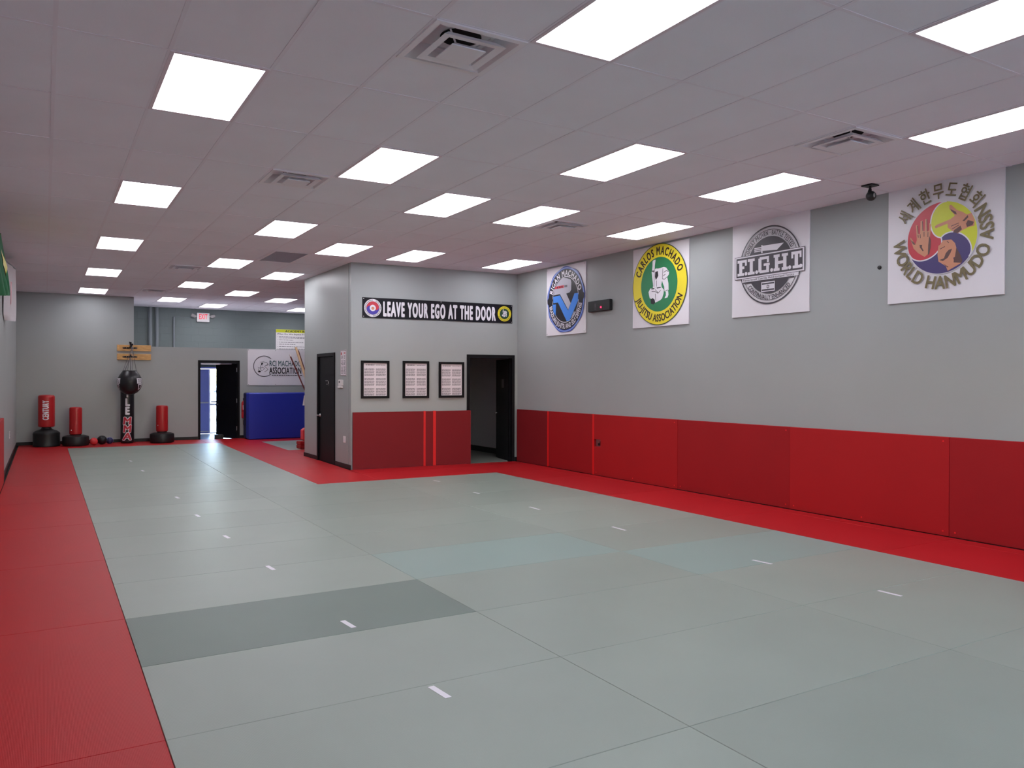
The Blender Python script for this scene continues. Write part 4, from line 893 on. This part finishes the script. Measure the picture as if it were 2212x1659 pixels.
obj('panel', MB().pbox(PK, 5.965, 7.5, 2.34, 3.03, 0.03, 0.002), M_WHITEPL, t); obj('heading_band', MB().pbox(PK, 5.968, 7.497, 2.935, 3.028, 0.0312, 0.029), M_SIGNY, t)
mb = MB(); text_line(mb, PK, 'ACADEMY RULES', 6.245, 2.95, 0.062, 0.032, 0.80, 0.03); obj('lettering', mb, M_INK, t); mb = MB(); text_line(mb, PK, 'What Do We Expect From You', 6.0, 2.872, 0.04, 0.0312, 1.1, 0.025); obj('lettering', mb, M_INK, t)
mb = MB(); rnd = random.Random(9)
for i, (zz, e) in enumerate(((2.80, 1.3), (2.765, 1.2), (2.705, 0.42), (2.64, 0.73), (2.58, 0.5), (2.51, 0.95), (2.44, 1.2))):
    q = 6.06
    if i != 1: mb.pbox(PK, 6.02, 6.035, zz, zz+0.014, 0.0312, 0.0295)
    while q < 6.06+e:
        l_ = rnd.uniform(0.03, 0.09); mb.pbox(PK, q, min(q+l_, 6.06+e), zz, zz+0.015, 0.0312, 0.0295); q += l_+0.014
obj('text_print', mb, M_INKG, t)
t = thing('association_banner', 'white wrinkled banner with dark lettering and a circle drawing above the blue mat', 'banner', (5.4, YB, 1.37))
n_ = 24; vs = []; X0, X1, Z0, Z1 = 4.585, 6.5, 1.375, 2.32
rnd = random.Random(11)
for dq in (0, 1):
    for q in range(n_+1):
        for p_ in range(13):
            u, v = q/n_, p_/12
            wr = 0.012+0.004*math.sin(u*9+v*4)+0.003*math.sin(u*17-v*11)+rnd.uniform(0, 0.002)
            vs.append(PB(X0+(X1-X0)*u, Z0+(Z1-Z0)*v-0.008*math.sin(u*math.pi*2)**2*(0.5-v), wr if dq == 0 else 0.001))
fs = []; N2 = (n_+1)*13
for q in range(n_):
    for v in range(12): a = q*13+v; fs += [(a, a+13, a+14, a+1), (N2+a, N2+a+1, N2+a+14, N2+a+13)]
    fs += [(q*13, N2+q*13, N2+q*13+13, q*13+13), (q*13+12, q*13+25, N2+q*13+25, N2+q*13+12)]
for v in range(12): fs += [(v, v+1, N2+v+1, N2+v), (n_*13+v, N2+n_*13+v, N2+n_*13+v+1, n_*13+v+1)]
obj('sheet', MB().add(vs, fs), M_WHITEP, t, 60)
cR = (5.005, 1.878); mb = MB().ring(PB, cR, 0.262, 0.278, 0.0235, 48, 48, 312); obj('circle_print', mb, M_INKD, t)
mb = MB(); text_line(mb, PB, 'RCJ MACHADO', 5.138, 1.885, 0.145, 0.0235, 0.86, 0.012); obj('lettering', mb, M_TEAL, t)
mb = MB(); text_line(mb, PB, 'ASSOCIATION', 5.138, 1.685, 0.165, 0.0235, 0.86, 0.03); rnd = random.Random(3); q = 5.21
while q < 5.97:
    l_ = rnd.uniform(0.03, 0.07); mb.pbox(PB, q, q+l_, 1.632, 1.652, 0.0238, 0.0228); q += l_+0.014
obj('lettering', mb, M_INK, t)
mb = MB(); xg = lambda X: 5.005+(X-635)/620*0.73; zg = lambda Y: 1.878-(Y-960)/620*0.73
for st in ([(545, 870), (620, 860), (700, 885), (730, 930), (650, 950)], [(500, 990), (560, 1000), (600, 980), (640, 1010), (620, 1040)], [(640, 960), (690, 1000), (720, 1040), (640, 1090)], [(555, 940), (560, 1050), (600, 1060)], [(520, 1010), (510, 1050)], [(690, 930), (725, 905)]): mb.stroke(PB, [(xg(a), zg(b)) for a, b in st], 0.008, 0.0238)
mb.poly(PB, [(xg(a), zg(b)) for a, b in ((565, 925), (575, 885), (600, 880), (608, 905), (585, 935))], 0.0238); mb.poly(PB, [(xg(a), zg(b)) for a, b in ((500, 1070), (525, 1055), (570, 1075), (545, 1100), (510, 1100))], 0.0238); obj('drawing_print', mb, M_INK, t)
for (s_, z_) in ((4.605, 2.30), (5.30, 2.30), (4.605, 1.395), (5.30, 1.395)): obj('grommet', MB().disc(PB, (s_, z_), 0.008, 0.0238, 10), M_INKD, t)
# blue crash mat
t = thing('crash_mat', 'large royal blue folded crash mat leaning upright on the back wall', 'mat', (5.6, 20.75, 0))
BX0, BX1, BY0, BY1, BH = 4.455, 6.9, 20.60, 21.30, 1.19
obj('cover', MB().cbox((BX0, BY0, 0.002), (BX1, BY0+0.30, BH), 0.025), M_BLUE, t, 35)
obj('back_panel', MB().cbox((BX0-0.005, BY0+0.305, 0.002), (BX1, BY0+0.60, BH-0.005), 0.025), M_BLUED, t, 35, label='darker blue folded half behind')
obj('handle_strap', MB().tube([(BX0-0.006, BY0+0.45, 0.5), (BX0-0.035, BY0+0.45, 0.48), (BX0-0.035, BY0+0.45, 0.36), (BX0-0.006, BY0+0.45, 0.34)], 0.01, 6), M_BLACKV, t)
# extinguisher
t = thing('fire_extinguisher', 'red fire extinguisher on the wall between the exit door and blue mat', 'fire extinguisher', (4.475, YB-0.07, 0.5))
ex, ey = 4.475, YB-0.075
obj('cylinder', MB().lathe([(0.045, 0.52), (0.058, 0.535), (0.058, 0.90), (0.05, 0.94), (0.025, 0.965), (0.02, 0.985)], (ex, ey, 0), 22), M_FIRE, t, 40)
obj('valve', MB().lathe([(0.02, 0.985), (0.022, 1.03)], (ex, ey, 0), 12).box((ex-0.015, ey-0.06, 1.03), (ex+0.015, ey+0.03, 1.045)).box((ex-0.012, ey-0.07, 1.0), (ex+0.012, ey-0.01, 1.012)), M_BLACKP, t)
obj('hose', MB().tube([(ex+0.02, ey-0.01, 1.0), (ex+0.075, ey-0.02, 0.97), (ex+0.072, ey-0.03, 0.8), (ex+0.066, ey-0.03, 0.66)], [0.01, 0.01, 0.01, 0.016], 8), M_BLACKP, t, 40)
obj('data_plate', MB().add([(ex+0.059*math.cos(math.radians(a)), ey+0.059*math.sin(math.radians(a)), z) for a in (235, 255, 275, 295) for z in (0.74, 0.86)], [(2*i, 2*i+2, 2*i+3, 2*i+1) for i in range(3)]), M_PAPER, t)
obj('bracket', MB().box((ex-0.03, YB-0.018, 0.6), (ex+0.03, YB, 0.95)).lathe([(0.06, 0.7), (0.06, 0.715)], (ex, ey, 0), 22), M_BLACKP, t)

# boards and hangers
BYF = YB-0.045
for i, (za, zb, lb) in enumerate(((2.212, 2.362, 'upper pine board with a black steel hanger on the back wall'), (1.998, 2.146, 'lower pine board with a black steel hanger on the back wall'))):
    t = thing('hanger_board', lb, 'board', (1.89, YB, za), 'pine hanger boards')
    obj('plank', MB().cbox((1.52, BYF, za), (2.268, YB-0.001, zb), 0.004), M_PINE, t)
    zc_ = (za+zb)/2
    mb = MB().box((1.64, BYF-0.008, zc_-0.018), (1.96, BYF, zc_+0.018)); obj('bracket_plate', mb, M_BLACK, t)
    for xx in (1.665, 1.72, 1.88, 1.935): obj('bolt', MB().ball((xx, BYF-0.010, zc_), 0.009, 10), M_STEEL, t)
    if i == 0:
        mb = MB().tube([(1.79, BYF-0.01, zc_), (1.79, 21.0, zc_+0.02), (1.79, 20.62, zc_+0.06)], 0.022, 10).tube([(1.79, 20.95, zc_+0.02), (1.79, 21.3, zc_+0.14)], 0.014, 8).box((1.772, 20.99, zc_+0.0), (1.808, 21.02, zc_+0.13))
    else:
        mb = MB().tube([(1.79, BYF-0.01, zc_), (1.79, 21.05, zc_+0.0)], 0.022, 10).tube([(1.79, 21.05, zc_), (1.79, 21.04, zc_+0.05)], 0.02, 8)
    obj('arm', mb, M_BLACK, t, 40)
# long bag
LX, LY, LR = 1.718, 21.03, 0.15
t = thing('heavy_bag', 'tall narrow black punching bag with red and white letters hanging behind the round bag', 'punching bag', (LX, LY, 0))
obj('body', MB().lathe([(LR-0.03, 0.004), (LR-0.006, 0.02), (LR, 0.05), (LR, 1.64), (LR-0.01, 1.68), (LR-0.05, 1.70)], (LX, LY, 0), 40), M_BLACKV, t, 40)
def PC(cx_, cy_, r, zrot=False):
    def P(s, t_, d):
        a = -math.pi/2+s/r
        return (cx_+(r+d)*math.cos(a), cy_+(r+d)*math.sin(a), t_)
    return P
cam_a = math.atan2(LX, LY)
PL = PC(LX, LY, LR)
sh = -LR*cam_a*1.0
for ch, zz, hh, ww, sx in (('L', 0.897, 0.172, 0.115, -0.055), ('E', 0.694, 0.172, 0.115, -0.057), ('T', 1.105, 0.155, 0.105, -0.052), ('I', 1.30, 0.155, 0.06, -0.03), ('T', 1.48, 0.155, 0.105, -0.052)):
    fl = MB(); text_line(fl, PI, ch, sh+sx, zz, hh, 0.0025, ww, 0.075); obj('letter', wrapped(MB(), fl, PL), M_WHITEI, t, label='white letter')
for ch, zz in (('M', 0.455), ('M', 0.265), ('A', 0.085)):
    fl = MB(); text_line(fl, PI, ch, sh-0.122, zz-0.004, 0.176, 0.002, 0.225, 0.10, 1, 0.12); lt = obj('letter', wrapped(MB(), fl, PL), M_WHITEI, t, label='white outline of a red letter')
    fl = MB(); text_line(fl, PI, ch, sh-0.112, zz, 0.166, 0.004, 0.205, 0.045, 1, 0.12); obj('letter_fill', wrapped(MB(), fl, PL), M_REDI, lt, label='red letter')
mb = MB()
for a in (45, 135, 225, 315): mb.tube([(LX+0.10*math.cos(math.radians(a)), LY+0.10*math.sin(math.radians(a)), 1.69), (1.79, 21.04, 2.040)], 0.006, 6)
obj('chain', mb, M_CHAIN, t)
# round bag
RX, RY, RZ, RBR = 1.734, 20.60, 1.43, 0.266
t = thing('round_bag', 'round black wrecking-ball punching bag on chains with white patches', 'punching bag', (RX, RY, RZ-RBR))
prof = [(0.03, -0.268), (0.10, -0.252), (0.17, -0.208), (0.225, -0.142), (0.256, -0.07), (0.266, 0.02), (0.262, 0.08), (0.246, 0.14), (0.215, 0.20), (0.178, 0.25), (0.16, 0.278), (0.15, 0.292), (0.10, 0.302), (0.02, 0.304)]
obj('body', MB().lathe(prof, (RX, RY, RZ), 44), M_BLACKV, t, 50)
def ballR(z):
    for (r0, z0), (r1, z1) in zip(prof[:-1], prof[1:]):
        if z0 <= z <= z1: return r0+(r1-r0)*(z-z0)/(z1-z0)
    return 0.1
def PBALL(a_c):
    def P(s, t_, d):
        a = a_c+s/0.266; r = ballR(t_)+d; return (RX+r*math.cos(a), RY+r*math.sin(a), RZ+t_)
    return P
for adeg in (-38, -166):
    P_ = PBALL(math.radians(adeg)); mb = MB()
    def grid(s0, s1, t0, t1, d):
        n1, n2 = 6, 5
        mb.add([P_(s0+(s1-s0)*i/n1, t0+(t1-t0)*j/n2, d) for j in range(n2+1) for i in range(n1+1)], [(j*(n1+1)+i, j*(n1+1)+i+1, (j+1)*(n1+1)+i+1, (j+1)*(n1+1)+i) for j in range(n2) for i in range(n1)])
    grid(-0.10, 0.10, -0.005, 0.118, 0.003); obj('patch', mb, M_WHITEI, t, label='white patch')
    fl = MB(); text_line(fl, PI, 'TITLE', -0.085, 0.02, 0.072, 0.005, 0.17, 0.04); obj('lettering', wrapped(MB(), fl, P_), M_INK, t)
    fl = MB().stroke(PI, [(-0.062, -0.025), (0.062, -0.025), (0.025, -0.11), (-0.02, -0.145), (-0.062, -0.025)], 0.02, 0.004); obj('shield_print', wrapped(MB(), fl, P_), M_WHITEI, t)
for a in (-90, 0, 90, 180):
    ca, sa = math.cos(math.radians(a+15)), math.sin(math.radians(a+15)); b0 = Vector((RX+0.15*ca, RY+0.15*sa, RZ+0.285)); b1 = Vector((1.79, 20.62, 2.312))
    mb = MB(); nl = 22
    for q in range(nl):
        p0 = b0+(b1-b0)*(q/nl); p1 = b0+(b1-b0)*((q+0.9)/nl); mb.tube([p0, (p0+p1)/2, p1], [0.004, 0.008, 0.004], 6)
    obj('chain', mb, M_CHAIN, t)
obj('top_strap', MB().lathe([(0.152, 0.28), (0.156, 0.286), (0.152, 0.30), (0.14, 0.303)], (RX, RY, RZ), 30), M_BLACKP, t)

# standing bags
def stand_bag(x, y, label, rb, zb0, zb1, base_prof, text=None, stud=None, neck=None):
    t = thing('standing_bag', label, 'punching bag', (x, y, 0), 'standing punching bags')
    obj('base', MB().lathe(base_prof, (x, y, 0), 44), M_BLACKP, t, 30)
    obj('cylinder', MB().lathe([(rb*0.86, zb0), (rb*0.97, zb0+0.012), (rb, zb0+0.04), (rb, zb1-0.06), (rb*0.985, zb1-0.03), (rb*0.90, zb1-0.008), (rb*0.5, zb1+0.004), (0.01, zb1+0.006)], (x, y, 0), 40), M_BAGRED, t, 40)
    if neck: obj('neck', MB().lathe(neck, (x, y, 0), 30), M_BLACKP, t, 40)
    if text:
        P0 = PC(x, y, rb); s_ = -rb*math.atan2(x, y)+0.005
        P_ = lambda a, b, d: P0(s_-(b-0), 0.545+a, d)
        fl = MB(); text_line(fl, PI, text, 0.0, 0.0, 0.118, 0.002, 0.445, 0.06); obj('lettering', wrapped(MB(), fl, lambda a, b, d: P0(s_-b+0.035, 0.60+a, d)), M_WHITEI, t)
    if stud: 
        P0 = PC(x, y, rb); obj('zipper_pull', MB().ball(P0(*stud, 0.0), 0.012, 10), M_WHITEPL, t)
stand_bag(0.047, 20.85, 'large red punching bag with white lettering on a black base, leftmost', 0.168, 0.44, 1.165,
          [(0.22, 0.002), (0.272, 0.01), (0.275, 0.04), (0.268, 0.06), (0.268, 0.26), (0.272, 0.28), (0.262, 0.315), (0.21, 0.355), (0.13, 0.385), (0.105, 0.40), (0.10, 0.42)], 'CENTURY', None, [(0.098, 0.40), (0.092, 0.45)])
b2p = [(0.22, 0.002), (0.266, 0.012), (0.274, 0.05), (0.272, 0.19), (0.262, 0.215), (0.205, 0.236), (0.19, 0.24), (0.12, 0.245)]
stand_bag(0.625, 20.75, 'red punching bag on a round black base between the largest bag and red ball', 0.131, 0.255, 0.885, b2p, None, (-0.10, 0.36), [(0.11, 0.24), (0.11, 0.26)])
stand_bag(2.455, 20.78, 'red punching bag on a round black base near the exit door', 0.134, 0.268, 0.895, b2p, None, (-0.115, 0.42), [(0.11, 0.24), (0.11, 0.275)])
for (x, y, r, m, nm, lb) in ((0.99, 20.72, 0.085, M_PINK, 'medicine_ball', 'small red ball against the middle standing bag base'), (1.167, 20.83, 0.102, M_BLACKV, 'medicine_ball', 'black medicine ball, biggest of the three balls'), (1.335, 20.95, 0.075, M_NAVYB, 'medicine_ball', 'dark navy ball beside the black medicine ball')):
    t = thing(nm, lb, 'ball', (x, y, 0), 'balls along the back wall')
    obj('body', MB().ball((x, y, r+0.001), r, 28), m, t, 60)
    if m is M_PINK: continue
    mb = MB()
    for tilt in ((1, 0), (0, 1)):
        mb.tube([(x+(r+0.001)*(math.cos(a) if tilt[0] else 0), y+(r+0.001)*(math.cos(a) if tilt[1] else 0), r+0.001+(r+0.001)*math.sin(a)) for a in [2*math.pi*i/28 for i in range(29)]], 0.003, 5, False)
    mb.v = [(a, b, max(c_, 0.001)) for a, b, c_ in mb.v]; obj('seam', mb, M_BLACKP if m is not M_NAVYB else M_VIOLET, t)

# behind the partition: staffs, cloth, red blocks
SG = 'wooden staffs behind the partition'
def staff(x0, z0, x1, z1, r, m, lb, yy, tip=None):
    k = (x1-x0)/(z1-z0); xb = x0-k*(z0-0.004); t = thing('wooden_staff', lb, 'staff', (xb, yy, 0), SG)
    obj('shaft', MB().tube([(xb, yy, 0.004), (x0, yy, z0)], r, 12), m, t, 40)
    if tip: obj('tip', MB().tube([(x0, yy, z0), (x0-0.02, yy, z0+0.045)], r*1.15, 12), tip, t, label='pale capped tip')
staff(4.335, 2.18, 4.531, 1.577, 0.024, M_STICKL, 'thick light wooden staff leaning behind the partition corner', 15.84)
staff(4.40, 2.116, 4.531, 1.717, 0.014, M_STICKR, 'thin dark red staff right beside the light wooden staff', 15.90)
staff(4.261, 1.993, 4.532, 1.362, 0.014, M_STICKR, 'dark red staff with a white tip, lowest of the three staffs', 15.95, M_WHITEPL)
mb = MB(); vs = []
for q in range(7):
    for p_ in range(7):
        u, v = p_/6, q/6; wd = 0.05+0.09*(1-v); vs.append((4.53+wd*(u-0.35)*1.0, 15.86+0.015*math.sin(u*9), 1.01+0.2*v))
mb.add(vs, [(q*7+p_, q*7+p_+1, q*7+p_+8, q*7+p_+7) for q in range(6) for p_ in range(6)])
t = thing('white_cloth', 'scrap of white cloth showing at the partition rear edge', 'cloth', (4.56, 15.8, 1.2))
o = obj('sheet', mb, M_CLOTHW, t); md = o.modifiers.new('thick', 'SOLIDIFY'); md.thickness = 0.004
obj('hook', MB().tube([(4.56, 15.79, 1.22), (4.55, 15.84, 1.20), (4.55, 15.87, 1.215)], 0.006, 6), M_STEEL, t)
tag(obj('foam_block', MB().cbox((4.84, 17.3, 0.002), (5.5, 17.62, 0.085), 0.012).cbox((4.84, 17.3, 0.088), (5.5, 17.62, 0.165), 0.012), M_WREDD, None, 35), 'flat red foam block on the floor behind the partition edge', 'foam block')
mb = MB().cbox((4.915, 17.36, 0.167), (5.4, 17.56, 0.46), 0.05); tag(obj('foam_pad', mb, M_PINK, None, 35), 'pinkish red pad standing on the red foam block', 'pad')

# left wall: flag, hanging banner, outlet
t = thing('hanging_flag', 'green flag with a yellow shape high on the left wall', 'flag', (XL, 12.6, 3.0))
A, B_, C_, D_ = (11.46, 3.30), (14.25, 2.80), (11.6, 2.56), (9.6, 3.05)
def flagP(u, v, off=0.0):
    a = [A[i]+(D_[i]-A[i])*u for i in (0, 1)]; b = [B_[i]+(C_[i]-B_[i])*u for i in (0, 1)]
    return (XL+0.10+0.03*math.sin(u*14+v*3)*v+off, a[0]+(b[0]-a[0])*v, a[1]+(b[1]-a[1])*v)
n1, n2 = 24, 16
o = obj('cloth', MB().add([flagP(i/n1, j/n2) for j in range(n2+1) for i in range(n1+1)], [(j*(n1+1)+i, j*(n1+1)+i+1, (j+1)*(n1+1)+i+1, (j+1)*(n1+1)+i) for j in range(n2) for i in range(n1)]), M_FLAGG, t, 60)
dm = MB(); cu, cv = 0.42, 0.42
pts = [(0.02, 0.48), (0.10, 0.38), (0.30, 0.22), (0.52, 0.46), (0.30, 0.72), (0.10, 0.58)]
fl = MB(); fl.poly(PI, pts, 0.0)
for t_ in refine(fl.v, [tuple(range(6))], 0.05): dm.add([flagP(p[0], p[1], 0.008) for p in t_], [(0, 1, 2)])
obj('diamond_print', dm, M_YEL, t)
obj('cord', MB().tube([(XL, 11.46, 3.33), flagP(0, 0)], 0.004, 6).tube([(XL, 9.6, 3.08), flagP(1, 0)], 0.004, 6), M_CHAIN, t)
t = thing('hanging_pennant', 'long white pennant with a red streak and rounded end on the left wall', 'banner', (XL, 14.6, 3.3))
vs = []; n1, n2 = 10, 20
for j in range(n2+1):
    v = j/n2; zz = 3.36-0.90*v; hw = 0.60*(1.0 if v < 0.86 else math.sqrt(max(0.0, 1-((v-0.86)/0.145)**2)))
    for i in range(n1+1):
        u = i/n1-0.5; vs.append((XL+0.015+(u+0.5)*0.13+0.008*math.sin(u*12+v*3), 14.98+2*u*hw, zz))
o = obj('cloth', MB().add(vs, [(j*(n1+1)+i, j*(n1+1)+i+1, (j+1)*(n1+1)+i+1, (j+1)*(n1+1)+i) for j in range(n2) for i in range(n1)]), M_CLOTHW, t, 60)
mb = MB(); mb.add([(q[0]+0.004, q[1], q[2]) for j in range(6, 15) for q in (vs[j*(n1+1)+5], vs[j*(n1+1)+6])], [(2*i, 2*i+1, 2*i+3, 2*i+2) for i in range(8)]); obj('streak_print', mb, M_REDI, t)
obj('rod', MB().tube([(XL+0.02, 14.36, 3.365), (XL+0.14, 15.6, 3.365)], 0.012, 8).box((XL, 14.42, 3.355), (XL+0.04, 14.45, 3.375)).box((XL, 15.5, 3.355), (XL+0.13, 15.53, 3.375)), M_CHAIN, t)
t = thing('wall_outlet', 'white outlet plate low on the left wall near the back', 'outlet', (XL, 17.18, 0.45))
obj('plate', MB().cbox((XL+0.0005, 17.1, 0.44), (XL+0.009, 17.26, 0.57), 0.003), M_WHITEPL, t); obj('socket', MB().pbox(PLF, 17.15, 17.21, 0.46, 0.49, 0.011, 0.009).pbox(PLF, 17.15, 17.21, 0.52, 0.55, 0.011, 0.009), M_GREYPL, t)
